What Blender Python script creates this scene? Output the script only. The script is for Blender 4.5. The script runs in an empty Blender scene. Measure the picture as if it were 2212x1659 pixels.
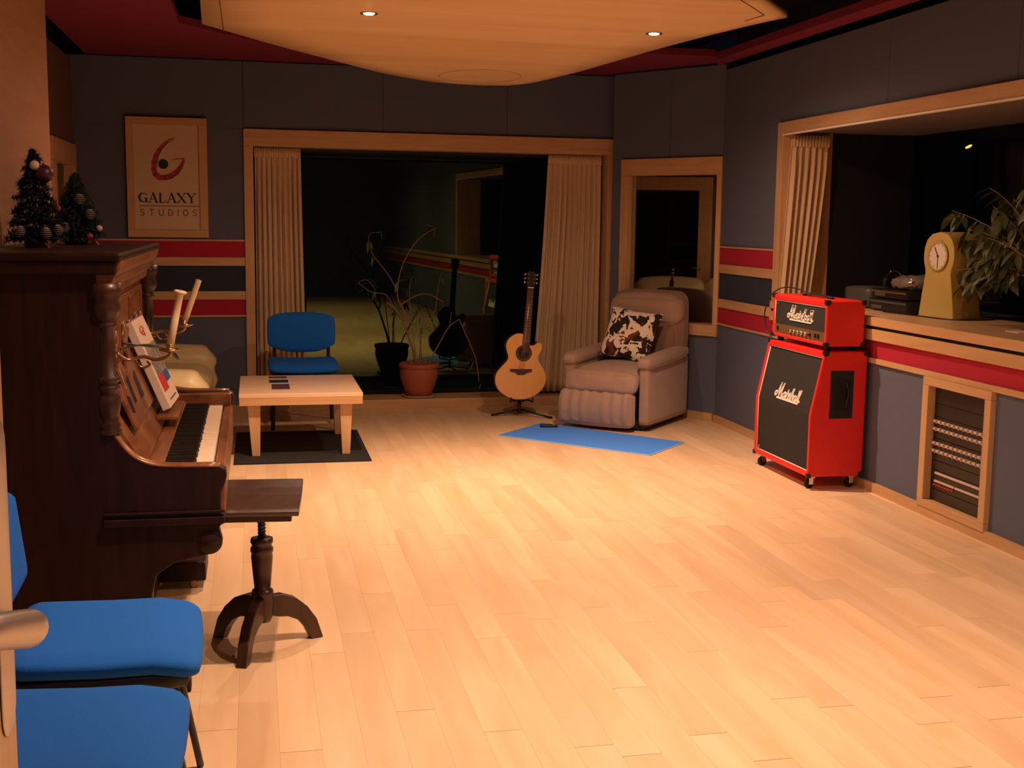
import bpy, bmesh, math, random
from mathutils import Vector, Matrix, Euler
random.seed(7)
sc = bpy.context.scene
COL = sc.collection
PI = math.pi

# ------------------------------------------------------------------ camera
cam = bpy.data.cameras.new('camera'); camo = bpy.data.objects.new('camera', cam); COL.objects.link(camo)
cam.sensor_fit = 'HORIZONTAL'; cam.sensor_width = 36.0; cam.lens = 2650.0 / 2212.0 * 36.0
cam.clip_start = 0.05; cam.clip_end = 100
TILT, ROLL, YAW = 0.1327, 0.0123, 0.2072
Fv = Vector((math.sin(YAW)*math.cos(TILT), math.cos(YAW)*math.cos(TILT), -math.sin(TILT)))
Rt = Vector((math.cos(YAW), -math.sin(YAW), 0)); Ut = Rt.cross(Fv)
Rv = math.cos(ROLL)*Rt + math.sin(ROLL)*Ut; Uv = -math.sin(ROLL)*Rt + math.cos(ROLL)*Ut
camo.matrix_world = Matrix(((Rv.x, Uv.x, -Fv.x, 0), (Rv.y, Uv.y, -Fv.y, 0), (Rv.z, Uv.z, -Fv.z, 1.52), (0, 0, 0, 1)))
sc.camera = camo

# ------------------------------------------------------------------ world and exposure
w = bpy.data.worlds.new('night'); sc.world = w; w.use_nodes = True
w.node_tree.nodes['Background'].inputs[0].default_value = (0.35, 0.30, 0.55, 1)
w.node_tree.nodes['Background'].inputs[1].default_value = 0.004
sc.view_settings.view_transform = 'Standard'; sc.view_settings.look = 'None'
sc.view_settings.gamma = 1.0; sc.view_settings.use_curve_mapping = False
sc.view_settings.exposure = 0.25
LAMP_COL = (1.0, 0.62, 0.40)
LAMPS = [(0.60, 6.57, 2.585, 240, 50), (2.21, 6.76, 2.585, 240, 50), (0.46, 3.35, 2.60, 170, 34), (2.05, 3.45, 2.60, 170, 34), (0.7, 0.6, 2.6, 90, 20), (2.2, 0.6, 2.6, 90, 20)]

# ------------------------------------------------------------------ materials
MATS = {}
def new_mat(name):
    m = bpy.data.materials.new(name); m.use_nodes = True; MATS[name] = m
    nt = m.node_tree; return m, nt, nt.nodes['Principled BSDF']
def L(nt, a, b): nt.links.new(a, b)
def plain(name, col, rough=0.5, metal=0.0, spec=0.5, noise=0.0, scale=40, bump=0.0, sheen=0.0, coat=0.0):
    m, nt, b = new_mat(name)
    b.inputs['Base Color'].default_value = (*col, 1); b.inputs['Roughness'].default_value = rough
    b.inputs['Metallic'].default_value = metal; b.inputs['Specular IOR Level'].default_value = spec
    if coat: b.inputs['Coat Weight'].default_value = coat; b.inputs['Coat Roughness'].default_value = 0.15
    if sheen: b.inputs['Sheen Weight'].default_value = sheen
    tc = nt.nodes.new('ShaderNodeTexCoord'); n = nt.nodes.new('ShaderNodeTexNoise')
    n.inputs['Scale'].default_value = scale; n.inputs['Detail'].default_value = 3
    L(nt, tc.outputs['Object'], n.inputs['Vector'])
    if noise:
        r = nt.nodes.new('ShaderNodeMixRGB'); r.inputs[1].default_value = (*[c*(1-noise) for c in col], 1)
        r.inputs[2].default_value = (*[min(1, c*(1+noise)) for c in col], 1)
        L(nt, n.outputs['Fac'], r.inputs[0]); L(nt, r.outputs[0], b.inputs['Base Color'])
    if bump:
        bp = nt.nodes.new('ShaderNodeBump'); bp.inputs['Strength'].default_value = bump; bp.inputs['Distance'].default_value = 0.002
        L(nt, n.outputs['Fac'], bp.inputs['Height']); L(nt, bp.outputs[0], b.inputs['Normal'])
    return m
def wood(name, c1, c2, stretch=(30, 1.5, 30), rough=0.4, vary=0.0, coat=0.0, pos=False):
    m, nt, b = new_mat(name)
    tc = nt.nodes.new('ShaderNodeTexCoord'); mp = nt.nodes.new('ShaderNodeMapping'); mp.inputs['Scale'].default_value = stretch
    oi = nt.nodes.new('ShaderNodeObjectInfo')
    if pos:
        g = nt.nodes.new('ShaderNodeNewGeometry'); vsrc = g.outputs['Position']
    else: vsrc = tc.outputs['Object']
    ad = nt.nodes.new('ShaderNodeVectorMath'); ad.operation = 'ADD'
    sc_ = nt.nodes.new('ShaderNodeMath'); sc_.operation = 'MULTIPLY'; sc_.inputs[1].default_value = 37.0
    L(nt, oi.outputs['Random'], sc_.inputs[0]); L(nt, vsrc, mp.inputs['Vector'])
    L(nt, mp.outputs[0], ad.inputs[0]); L(nt, sc_.outputs[0], ad.inputs[1])
    n = nt.nodes.new('ShaderNodeTexNoise'); n.inputs['Scale'].default_value = 1.0; n.inputs['Detail'].default_value = 5
    n.inputs['Distortion'].default_value = 0.6
    L(nt, ad.outputs[0], n.inputs['Vector'])
    cr = nt.nodes.new('ShaderNodeValToRGB'); cr.color_ramp.elements[0].position = 0.3; cr.color_ramp.elements[1].position = 0.7
    cr.color_ramp.elements[0].color = (*c2, 1); cr.color_ramp.elements[1].color = (*c1, 1)
    L(nt, n.outputs['Fac'], cr.inputs[0])
    out = cr.outputs[0]
    if vary:
        hs = nt.nodes.new('ShaderNodeHueSaturation'); mr = nt.nodes.new('ShaderNodeMapRange')
        cv = nt.nodes.new('ShaderNodeMath'); cv.operation = 'POWER'; cv.inputs[1].default_value = 0.45
        L(nt, oi.outputs['Random'], cv.inputs[0])
        mr.inputs['To Min'].default_value = 1 - vary; mr.inputs['To Max'].default_value = 1 + vary*0.25
        L(nt, cv.outputs[0], mr.inputs['Value']); L(nt, mr.outputs[0], hs.inputs['Value']); L(nt, out, hs.inputs['Color'])
        out = hs.outputs[0]
    L(nt, out, b.inputs['Base Color']); b.inputs['Roughness'].default_value = rough
    if coat: b.inputs['Coat Weight'].default_value = coat; b.inputs['Coat Roughness'].default_value = 0.2
    return m

wood('maple_floor', (0.80, 0.585, 0.38), (0.70, 0.47, 0.27), (9, 1.1, 9), 0.38, 0.15, pos=True)
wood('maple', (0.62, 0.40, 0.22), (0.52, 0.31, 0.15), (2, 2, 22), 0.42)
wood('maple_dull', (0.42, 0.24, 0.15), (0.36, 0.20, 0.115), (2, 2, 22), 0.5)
wood('maple_v', (0.62, 0.40, 0.22), (0.52, 0.31, 0.15), (22, 22, 1.5), 0.42)
wood('maple_ceiling', (0.80, 0.58, 0.34), (0.70, 0.47, 0.24), (0.5, 5, 3), 0.5, pos=True)
wood('maple_table', (0.80, 0.58, 0.40), (0.74, 0.50, 0.32), (3, 26, 26), 0.35)
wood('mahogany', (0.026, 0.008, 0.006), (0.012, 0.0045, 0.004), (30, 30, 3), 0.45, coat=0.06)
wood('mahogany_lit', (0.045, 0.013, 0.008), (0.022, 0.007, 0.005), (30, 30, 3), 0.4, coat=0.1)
wood('walnut', (0.30, 0.115, 0.038), (0.13, 0.040, 0.013), (14, 3, 14), 0.35, coat=0.3)
MATS['mahogany'].node_tree.nodes['Principled BSDF'].inputs['Specular IOR Level'].default_value = 0.22
wood('stool_wood', (0.060, 0.022, 0.013), (0.030, 0.011, 0.008), (25, 25, 4), 0.38, coat=0.15)
plain('wall_fabric', (0.100, 0.118, 0.185), 0.9, noise=0.12, scale=180, bump=0.3)
plain('recess_wall', (0.13, 0.07, 0.055), 0.8, noise=0.1, scale=60)
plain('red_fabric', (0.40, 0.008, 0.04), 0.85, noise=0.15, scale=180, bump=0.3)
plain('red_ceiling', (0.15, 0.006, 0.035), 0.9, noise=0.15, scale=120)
plain('navy_fabric', (0.022, 0.032, 0.060), 0.9, noise=0.2, scale=180, bump=0.3)
plain('black_felt', (0.006, 0.006, 0.009), 0.95)
plain('grey_felt', (0.13, 0.11, 0.11), 0.95)
plain('curtain_cloth', (0.62, 0.47, 0.30), 0.85, noise=0.08, scale=90, bump=0.3, sheen=0.2)
plain('blue_cloth', (0.0, 0.115, 0.52), 0.95, noise=0.15, scale=260, bump=0.4)
plain('black_plastic', (0.012, 0.012, 0.014), 0.45)
plain('black_metal', (0.010, 0.010, 0.012), 0.35)
plain('dark_rubber', (0.008, 0.008, 0.009), 0.8, noise=0.3, scale=200, bump=0.5)
plain('blue_mat', (0.06, 0.27, 0.98), 0.8, noise=0.06, scale=200)
plain('mat_edge', (0.35, 0.55, 0.85), 0.8)
plain('red_tolex', (0.74, 0.022, 0.020), 0.42, noise=0.1, scale=240, bump=0.4)
plain('grille_cloth', (0.016, 0.015, 0.015), 0.9, noise=0.5, scale=300, bump=0.4)
plain('white_paint', (0.85, 0.80, 0.74), 0.5)
plain('gold_panel', (0.30, 0.19, 0.08), 0.35, metal=0.6)
plain('brass', (0.40, 0.26, 0.13), 0.3, metal=1.0)
plain('chrome', (0.65, 0.62, 0.58), 0.2, metal=1.0)
plain('steel_satin', (0.50, 0.44, 0.40), 0.35, metal=0.75)
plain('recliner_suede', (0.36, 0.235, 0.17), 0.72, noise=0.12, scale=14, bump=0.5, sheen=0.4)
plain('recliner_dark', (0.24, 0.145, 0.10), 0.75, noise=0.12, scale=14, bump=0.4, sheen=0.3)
plain('cream_leather', (0.66, 0.55, 0.30), 0.42, noise=0.06, scale=10, bump=0.3)
plain('terracotta', (0.36, 0.10, 0.045), 0.75, noise=0.12, scale=12)
plain('saucer_clay', (0.45, 0.32, 0.24), 0.7)
plain('soil', (0.02, 0.012, 0.008), 0.95, noise=0.4, scale=60, bump=0.8)
plain('bark', (0.20, 0.13, 0.085), 0.8, noise=0.25, scale=30)
plain('leaf_dark', (0.06, 0.11, 0.035), 0.5, noise=0.3, scale=12)
plain('leaf_ficus', (0.085, 0.105, 0.035), 0.45, noise=0.35, scale=12)
plain('needle_green', (0.012, 0.035, 0.022), 0.8, noise=0.5, scale=20)
plain('needle_frost', (0.04, 0.06, 0.055), 0.8, noise=0.6, scale=20)
plain('bauble_purple', (0.07, 0.008, 0.03), 0.4)
plain('bauble_white', (0.70, 0.55, 0.50), 0.5)
plain('cone_frost', (0.30, 0.25, 0.24), 0.8, noise=0.5, scale=60)
plain('ribbon_red', (0.30, 0.02, 0.05), 0.5)
plain('clock_yellow', (0.56, 0.43, 0.13), 0.6)
plain('clock_face', (0.80, 0.74, 0.66), 0.5)
plain('ivory', (0.86, 0.72, 0.56), 0.3)
plain('ebony', (0.008, 0.006, 0.006), 0.35)
plain('wax', (0.84, 0.68, 0.44), 0.5)
plain('paper', (0.78, 0.66, 0.56), 0.6)
plain('sign_board', (0.62, 0.48, 0.33), 0.5)
plain('ink_black', (0.01, 0.01, 0.014), 0.6)
plain('ink_grey', (0.06, 0.055, 0.05), 0.6)
plain('logo_red', (0.50, 0.035, 0.02), 0.5)
plain('print_blue', (0.03, 0.13, 0.45), 0.5)
plain('print_red', (0.60, 0.04, 0.04), 0.5)
plain('photo_print', (0.30, 0.28, 0.27), 0.4, noise=0.95, scale=28)
wood('guitar_top', (0.82, 0.44, 0.13), (0.78, 0.40, 0.11), (60, 60, 2), 0.3, coat=0.4)
plain('guitar_side', (0.10, 0.035, 0.012), 0.3, coat=0.4)
plain('rosewood', (0.075, 0.028, 0.018), 0.45, noise=0.2, scale=60)
plain('gold_tuner', (0.80, 0.52, 0.18), 0.25, metal=1.0)
plain('steel_string', (0.6, 0.5, 0.4), 0.3, metal=1.0)
plain('rack_panel', (0.018, 0.014, 0.013), 0.4)
plain('connector', (0.62, 0.50, 0.44), 0.4)
plain('device_grey', (0.09, 0.085, 0.08), 0.4)
plain('device_black', (0.012, 0.012, 0.014), 0.35)
plain('clear_wrap', (0.25, 0.20, 0.18), 0.25, noise=0.5, scale=10, bump=1.0)
plain('inlay_dark', (0.09, 0.035, 0.03), 0.3)
def emis(name, col, s):
    m, nt, b = new_mat(name); b.inputs['Emission Color'].default_value = (*col, 1); b.inputs['Emission Strength'].default_value = s
    b.inputs['Base Color'].default_value = (*col, 1)
emis('bulb', (1.0, 0.86, 0.66), 60); emis('street_glow', (1.0, 0.42, 0.08), 4)
def glass(name, tint, refl, gcol):
    m, nt, b = new_mat(name); nt.nodes.remove(b)
    t = nt.nodes.new('ShaderNodeBsdfTransparent'); t.inputs[0].default_value = (*tint, 1)
    g = nt.nodes.new('ShaderNodeBsdfGlossy'); g.inputs['Roughness'].default_value = 0.01; g.inputs['Color'].default_value = (*gcol, 1)
    x = nt.nodes.new('ShaderNodeMixShader')
    fr = nt.nodes.new('ShaderNodeLayerWeight'); fr.inputs['Blend'].default_value = 0.5
    pw = nt.nodes.new('ShaderNodeMath'); pw.operation = 'POWER'; pw.inputs[1].default_value = 4.5; L(nt, fr.outputs['Facing'], pw.inputs[0])
    mr = nt.nodes.new('ShaderNodeMapRange'); mr.inputs['To Min'].default_value = refl; mr.inputs['To Max'].default_value = 1.0
    L(nt, pw.outputs[0], mr.inputs['Value']); L(nt, mr.outputs[0], x.inputs[0])
    L(nt, t.outputs[0], x.inputs[1]); L(nt, g.outputs[0], x.inputs[2])
    L(nt, x.outputs[0], nt.nodes['Material Output'].inputs[0])
glass('window_glass', (0.6, 0.7, 0.6), 0.11, (0.62, 0.80, 0.42))
glass('window_glass_clear', (0.7, 0.75, 0.7), 0.42, (1.0, 1.0, 0.95))
glass('window_glass_dark', (0.6, 0.65, 0.6), 0.02, (0.5, 0.55, 0.5))
# cow hide
m, nt, b = new_mat('cow_hide')
tc = nt.nodes.new('ShaderNodeTexCoord'); n = nt.nodes.new('ShaderNodeTexNoise'); n.inputs['Scale'].default_value = 13; n.inputs['Detail'].default_value = 3; n.inputs['Distortion'].default_value = 0.7
n2 = nt.nodes.new('ShaderNodeTexNoise'); n2.inputs['Scale'].default_value = 4.5
cr = nt.nodes.new('ShaderNodeValToRGB'); cr.color_ramp.interpolation = 'CONSTANT'
cr.color_ramp.elements[0].color = (0.018, 0.010, 0.009, 1); cr.color_ramp.elements[0].position = 0
e = cr.color_ramp.elements[1]; e.position = 0.485; e.color = (0.86, 0.74, 0.66, 1)
cr2 = nt.nodes.new('ShaderNodeValToRGB'); cr2.color_ramp.elements[0].position = 0.55; cr2.color_ramp.elements[1].position = 0.6
cr2.color_ramp.elements[0].color = (0, 0, 0, 1); cr2.color_ramp.elements[1].color = (1, 1, 1, 1)
mx = nt.nodes.new('ShaderNodeMixRGB'); mx.inputs[2].default_value = (0.16, 0.045, 0.018, 1)
L(nt, tc.outputs['Object'], n.inputs['Vector']); L(nt, tc.outputs['Object'], n2.inputs['Vector'])
L(nt, n.outputs['Fac'], cr.inputs[0]); L(nt, n2.outputs['Fac'], cr2.inputs[0])
ml = nt.nodes.new('ShaderNodeMixRGB'); ml.blend_type = 'MULTIPLY'; ml.inputs[0].default_value = 1
iv = nt.nodes.new('ShaderNodeValToRGB'); iv.color_ramp.interpolation = 'CONSTANT'
iv.color_ramp.elements[0].color = (1, 1, 1, 1); iv.color_ramp.elements[1].color = (0, 0, 0, 1); iv.color_ramp.elements[1].position = 0.485
L(nt, n.outputs['Fac'], iv.inputs[0]); L(nt, iv.outputs[0], ml.inputs[1]); L(nt, cr2.outputs[0], ml.inputs[2])
L(nt, ml.outputs[0], mx.inputs[0]); L(nt, cr.outputs[0], mx.inputs[1]); L(nt, mx.outputs[0], b.inputs['Base Color'])
b.inputs['Roughness'].default_value = 0.85

# ------------------------------------------------------------------ mesh builder
SPLIT = ('frame', 'door_frame', 'backing_board', 'reveal_lining', 'recess_panel', 'switch', 'bracket')
class MB:
    def __init__(s): s.v = []; s.f = []; s.sm = []
    def add(s, vs, fs, smooth=False, M=None):
        o = len(s.v)
        for p in vs:
            p = Vector(p); s.v.append(M @ p if M else p)
        for f in fs: s.f.append([o+i for i in f]); s.sm.append(smooth)
        return s
    def box(s, x0, x1, y0, y1, z0, z1, M=None):
        vs = [(x, y, z) for z in (z0, z1) for x, y in ((x0, y0), (x1, y0), (x1, y1), (x0, y1))]
        return s.add(vs, [(3, 2, 1, 0), (4, 5, 6, 7), (0, 1, 5, 4), (1, 2, 6, 5), (2, 3, 7, 6), (3, 0, 4, 7)], False, M)
    def frustum(s, c0, h0, c1, h1, M=None):      # box tapering between two rectangles (centre, half sizes)
        vs = []
        for c, h in ((c0, h0), (c1, h1)):
            vs += [(c[0]-h[0], c[1]-h[1], c[2]), (c[0]+h[0], c[1]-h[1], c[2]), (c[0]+h[0], c[1]+h[1], c[2]), (c[0]-h[0], c[1]+h[1], c[2])]
        return s.add(vs, [(3, 2, 1, 0), (4, 5, 6, 7), (0, 1, 5, 4), (1, 2, 6, 5), (2, 3, 7, 6), (3, 0, 4, 7)], False, M)
    def prism(s, pts, a, b, axis='y', M=None, smooth=False):   # polygon extruded along an axis
        def mk(p, t):
            if axis == 'y': return (p[0], t, p[1])
            if axis == 'x': return (t, p[0], p[1])
            return (p[0], p[1], t)
        n = len(pts); vs = [mk(p, a) for p in pts] + [mk(p, b) for p in pts]
        s.add(vs, [list(range(n)), list(range(2*n-1, n-1, -1))], False, M)
        o = len(s.v) - 2*n
        for i in range(n):
            j = (i+1) % n; s.f.append([o+j, o+i, o+n+i, o+n+j]); s.sm.append(smooth)
        return s
    def lathe(s, prof, c=(0, 0, 0), n=20, axis='z', M=None, caps=True):   # prof: (radius, height)
        vs = []
        for r, h in prof:
            for k in range(n):
                a = 2*PI*k/n; x, y = r*math.cos(a), r*math.sin(a)
                p = (x, y, h) if axis == 'z' else ((x, h, y) if axis == 'y' else (h, x, y))
                vs.append((p[0]+c[0], p[1]+c[1], p[2]+c[2]))
        fs = []
        for i in range(len(prof)-1):
            for k in range(n):
                k2 = (k+1) % n; fs.append((i*n+k, i*n+k2, (i+1)*n+k2, (i+1)*n+k))
        s.add(vs, fs, True, M)
        if caps:
            o = len(s.v)-len(vs); s.f.append([o+k for k in range(n-1, -1, -1)]); s.sm.append(False)
            o2 = o+(len(prof)-1)*n; s.f.append([o2+k for k in range(n)]); s.sm.append(False)
        return s
    def sphere(s, c, r, n=14, sc_=(1, 1, 1), M=None):
        m_ = max(6, n//2); prof = [(r*math.sin(PI*i/m_)+1e-5, -r*math.cos(PI*i/m_)) for i in range(m_+1)]
        vs = []
        for rr, h in prof:
            for k in range(n):
                a = 2*PI*k/n; vs.append((c[0]+rr*math.cos(a)*sc_[0], c[1]+rr*math.sin(a)*sc_[1], c[2]+h*sc_[2]))
        fs = [(i*n+k, i*n+(k+1) % n, (i+1)*n+(k+1) % n, (i+1)*n+k) for i in range(m_) for k in range(n)]
        return s.add(vs, fs, True, M)
    def tube(s, pts, r, n=8, M=None, smoothpath=0, flat=None):
        P = [Vector(p) for p in pts]
        R = list(r) if isinstance(r, (list, tuple)) else [r]*len(P)
        if smoothpath:
            Q, RR = [], []
            for i in range(len(P)-1):
                p0 = P[max(i-1, 0)]; p1 = P[i]; p2 = P[i+1]; p3 = P[min(i+2, len(P)-1)]
                for k in range(smoothpath):
                    t = k/smoothpath
                    Q.append(0.5*((2*p1)+(p2-p0)*t+(2*p0-5*p1+4*p2-p3)*t*t+(3*p1-p0-3*p2+p3)*t**3)); RR.append(R[i]*(1-t)+R[i+1]*t)
            Q.append(P[-1]); RR.append(R[-1]); P, R = Q, RR
        vs = []; up = Vector((0, 0, 1))
        T0 = (P[1]-P[0]).normalized()
        if abs(T0.z) > 0.95: up = Vector((1, 0, 0))
        N = T0.cross(up).normalized()
        for i, p in enumerate(P):
            T = ((P[min(i+1, len(P)-1)]-P[max(i-1, 0)])).normalized()
            N = (N - T*N.dot(T)).normalized(); Bn = T.cross(N)
            fa, fb = flat if flat else (1, 1)
            for k in range(n):
                a = 2*PI*k/n; vs.append(p + N*(R[i]*fa*math.cos(a)) + Bn*(R[i]*fb*math.sin(a)))
        fs = [(i*n+k, i*n+(k+1) % n, (i+1)*n+(k+1) % n, (i+1)*n+k) for i in range(len(P)-1) for k in range(n)]
        s.add(vs, fs, True, M); o = len(s.v)-len(vs)
        s.f.append([o+k for k in range(n-1, -1, -1)]); s.sm.append(False)
        o2 = o+(len(P)-1)*n; s.f.append([o2+k for k in range(n)]); s.sm.append(False)
        return s
    def rbox(s, x0, x1, y0, y1, z0, z1, r=0.03, puff=0.0, n=10, M=None, e=4.0, dent=None):   # soft rounded cushion block
        cx, cy, cz = (x0+x1)/2, (y0+y1)/2, (z0+z1)/2; h = Vector(((x1-x0)/2, (y1-y0)/2, (z1-z0)/2))
        cache = {}; vs = []; fs = []
        def vert(p):
            k = tuple(round(c, 5) for c in p)
            if k not in cache:
                q = Vector((p[0]*h.x, p[1]*h.y, p[2]*h.z))
                inner = Vector([max(h[i]-r, 0) for i in range(3)])
                cl = Vector([max(-inner[i], min(inner[i], q[i])) for i in range(3)])
                dlt = q-cl
                if dlt.length > 1e-9:
                    rr = Vector([min(r, h[i]) for i in range(3)])
                    u = Vector([dlt[i]/rr[i] if rr[i] > 0 else 0 for i in range(3)])
                    mxu = max(abs(c) for c in u); u = u.normalized()*mxu if u.length > 0 else u
                    dlt = Vector([u[i]*rr[i] for i in range(3)])
                q = cl+dlt
                if puff:
                    for i in range(3):
                        j, l = (i+1) % 3, (i+2) % 3
                        q[i] += math.copysign(1, p[i])*abs(p[i])**3*puff*(1-p[j]**2)*(1-p[l]**2)
                cache[k] = len(vs); vs.append(Vector((cx, cy, cz))+q)
            return cache[k]
        g = [-1+2*i/n for i in range(n+1)]
        g = [math.copysign(abs(t)**0.7, t) for t in g]
        for ax in range(3):
            for sg in (-1, 1):
                for i in range(n):
                    for j in range(n):
                        q = []
                        for a, b2 in ((g[i], g[j]), (g[i+1], g[j]), (g[i+1], g[j+1]), (g[i], g[j+1])):
                            p = [0, 0, 0]; p[ax] = sg; p[(ax+1) % 3] = a; p[(ax+2) % 3] = b2; q.append(vert(p))
                        fs.append(q if sg > 0 else q[::-1])
        return s.add(vs, fs, True, M)
    def stroke(s, pts, wd, d0, d1, M=None, axis='y'):     # ribbon-like pen stroke in a vertical plane
        for i in range(len(pts)-1):
            a = Vector(pts[i]); b_ = Vector(pts[i+1]); t = (b_-a)
            if t.length < 1e-6: continue
            t.normalize(); nrm = Vector((-t.y, t.x))
            w0 = wd[i] if isinstance(wd, (list, tuple)) else wd; w1 = wd[i+1] if isinstance(wd, (list, tuple)) else wd
            a2 = a-t*w0*0.3; b2 = b_+t*w1*0.3
            s.prism([tuple(a2+nrm*w0/2), tuple(b2+nrm*w1/2), tuple(b2-nrm*w1/2), tuple(a2-nrm*w0/2)], d0, d1, axis, M)
        return s
    def build(s, name, mat, parent=None, bevel=0.0, M=None, segs=2):
        if name in SPLIT and len(s.v) > 8 and len(s.v) % 8 == 0:      # one object per board
            for i in range(0, len(s.v), 8):
                k = MB(); k.add(s.v[i:i+8], [[j-i for j in f] for f in s.f if i <= f[0] < i+8]); r = k.build(name, mat, parent, bevel, M, segs)
            return r
        off = Vector((0, 0, 0)); inv = None
        if parent is not None and M is None:
            chain = parent; mats = Matrix.Identity(4); is_local = False
            while chain is not None:
                is_local = is_local or bool(chain.get('local'))
                mats = (Matrix.Translation(chain.location) @ chain.rotation_euler.to_matrix().to_4x4()) @ mats; chain = chain.parent
            if not is_local: inv = mats.inverted()
        me = bpy.data.meshes.new(name)
        vs = [inv @ v for v in s.v] if inv else s.v
        me.from_pydata([tuple(v) for v in vs], [], s.f)
        me.polygons.foreach_set('use_smooth', s.sm)
        bm = bmesh.new(); bm.from_mesh(me); bmesh.ops.recalc_face_normals(bm, faces=bm.faces); bm.to_mesh(me); bm.free()
        me.materials.append(MATS[mat]); me.update()
        o = bpy.data.objects.new(name, me); COL.objects.link(o)
        if parent is not None: o.parent = parent
        if bevel:
            bv = o.modifiers.new('bevel', 'BEVEL'); bv.width = bevel; bv.segments = segs; bv.limit_method = 'ANGLE'; bv.angle_limit = 0.7
            bv.harden_normals = False
        return o
def empty(name, loc=(0, 0, 0), rz=0.0, local=False):
    o = bpy.data.objects.new(name, None); COL.objects.link(o); o.location = loc; o.rotation_euler = (0, 0, rz); o.empty_display_size = 0.1
    if local: o['local'] = 1
    return o
def tag(o, label=None, cat=None, group=None, kind=None):
    if label: o['label'] = label
    if cat: o['category'] = cat
    if group: o['group'] = group
    if kind: o['kind'] = kind
    return o
def thing(name, label, cat, loc=(0, 0, 0), rz=0.0, group=None, local=False): return tag(empty(name, loc, rz, local), label, cat, group)
def struct(name, loc=(0, 0, 0), rz=0.0, local=False): return tag(empty(name, loc, rz, local), kind='structure')
def copy_tree(o, parent=None):
    c = o.copy(); COL.objects.link(c); c.parent = parent
    for ch in list(o.children): copy_tree(ch, c)
    return c
def B(x0, x1, y0, y1, z0, z1): return MB().box(x0, x1, y0, y1, z0, z1)

# ------------------------------------------------------------------ floor
YB = 9.80                       # back wall
fl = tag(B(-1.42, 3.58, -2.6, 10.0, -0.12, -0.016).build('floor', 'maple_floor'), kind='structure')
PW = 0.12
pl_mesh = MB().box(-PW/2+0.0002, PW/2-0.0002, -0.614, 0.614, -0.016, 0).build('plank', 'maple_floor', fl, M=1, bevel=0.0)
base_mesh = pl_mesh.data; bpy.data.objects.remove(pl_mesh)
near = MB(); rr = random.Random(3)
for k in range(-15, 26):
    xc = 0.47 + PW*k
    ph = {0: 3.64, 10: 2.30}.get(k, 2.4 + rr.random()*1.2)
    while ph > 3.64: ph -= 1.23
    y = ph
    while y > -2.5: y -= 1.23
    first = True
    while y < 9.98:
        if y+1.23 > 2.35:
            o = bpy.data.objects.new('plank', base_mesh); COL.objects.link(o); o.parent = fl; o.location = (xc, y+0.615, 0)
        else: near.box(xc-PW/2+0.0004, xc+PW/2-0.0004, y, y+1.228, -0.016, 0)
        y += 1.23
tag(near.build('plank_field', 'maple_floor', fl, M=1), kind='stuff')

# ------------------------------------------------------------------ walls
BA = 0.035; BORG = (0.0008, 9.7545, 0)
BT = Matrix.Translation(BORG) @ Matrix.Rotation(BA, 4, 'Z')
ca = math.atan2(0.825, -0.565)
CT = Matrix.Translation((3.46, 8.84, 0)) @ Matrix.Rotation(ca, 4, 'Z')   # x along chamfer, +y into room
BANDS = [(1.333, 1.346, 'maple', 'rail', 0.012), (1.21, 1.333, 'red_fabric', 'fabric_panel', 0.004), (1.145, 1.21, 'maple', 'rail', 0.016),
         (0.95, 1.145, 'navy_fabric', 'fabric_panel', 0.002), (0.885, 0.95, 'maple', 'rail', 0.016), (0.765, 0.885, 'red_fabric', 'fabric_panel', 0.004),
         (0.75, 0.765, 'maple', 'rail', 0.012)]
LAB = {'red_fabric': 'crimson fabric strip', 'navy_fabric': 'dark navy fabric strip', 'maple': None}
# back wall: local frame, x along the wall, -y into the room
wb = struct('wall_back', BORG, BA, True)
wb_m = MB()
def seg_back(x0, x1, z0, z1, name='fabric_panel', mat='wall_fabric', d=0.0):
    return MB().box(x0+0.0015, x1-0.0015, -d, 0.10, z0, z1).build(name, mat, wb, bevel=0.002)
MB().box(-1.45, -0.02, 0.10, 0.14, 0, 2.95).box(2.87, 3.10, 0.10, 0.14, 0, 2.95).box(-0.02, 2.87, 0.10, 0.14, 2.19, 2.95).build('backing_board', 'black_felt', wb)
for x0, x1 in ((-1.40, -0.07), (-0.07, 1.0), (1.0, 2.0), (2.0, 3.02)): seg_back(x0, x1, 2.187, 2.69)
seg_back(-1.40, -0.072, 1.346, 2.187); seg_back(-1.40, -0.072, 0.06, 0.75)
seg_back(2.915, 3.02, 1.346, 2.187); seg_back(2.915, 3.02, 0.06, 0.75)
for z0, z1, mt, nm, d in BANDS:
    for x0, x1 in ((-1.40, -0.072), (2.915, 2.985)):
        o = MB().box(x0, x1, -d, 0.10, z0, z1).build(nm, mt, wb, bevel=0.001)
        if LAB[mt]: o['label'] = LAB[mt]
# right wall (world axes)
wr = struct('wall_right')
WX = 3.46
def seg_r(y0, y1, z0, z1, mat='wall_fabric', name='fabric_panel', d=0.0, dep=0.10, parent=None):
    return MB().box(WX-d, WX+dep, y0+0.0015, y1-0.0015, z0, z1).build(name, mat, parent or wr, bevel=0.002)
MB().box(WX+0.10, WX+0.14, 7.83, 8.9, 0, 2.95).box(WX+0.10, WX+0.14, -2.6, 7.83, 2.19, 2.95).box(WX+0.10, WX+0.14, -2.6, 7.83, 0, 0.86).build('backing_board', 'black_felt', wr)
for y0, y1 in ((7.62, 8.84), (6.4, 7.62), (5.2, 6.4), (4.0, 5.2), (2.8, 4.0), (1.6, 2.8), (-2.6, 1.6)): seg_r(y0, y1, 2.187, 2.65)
seg_r(7.822, 8.84, 1.346, 2.187); seg_r(7.822, 8.84, 0.055, 0.75)
seg_r(-2.6, 3.4, 0.868, 2.187)
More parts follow.
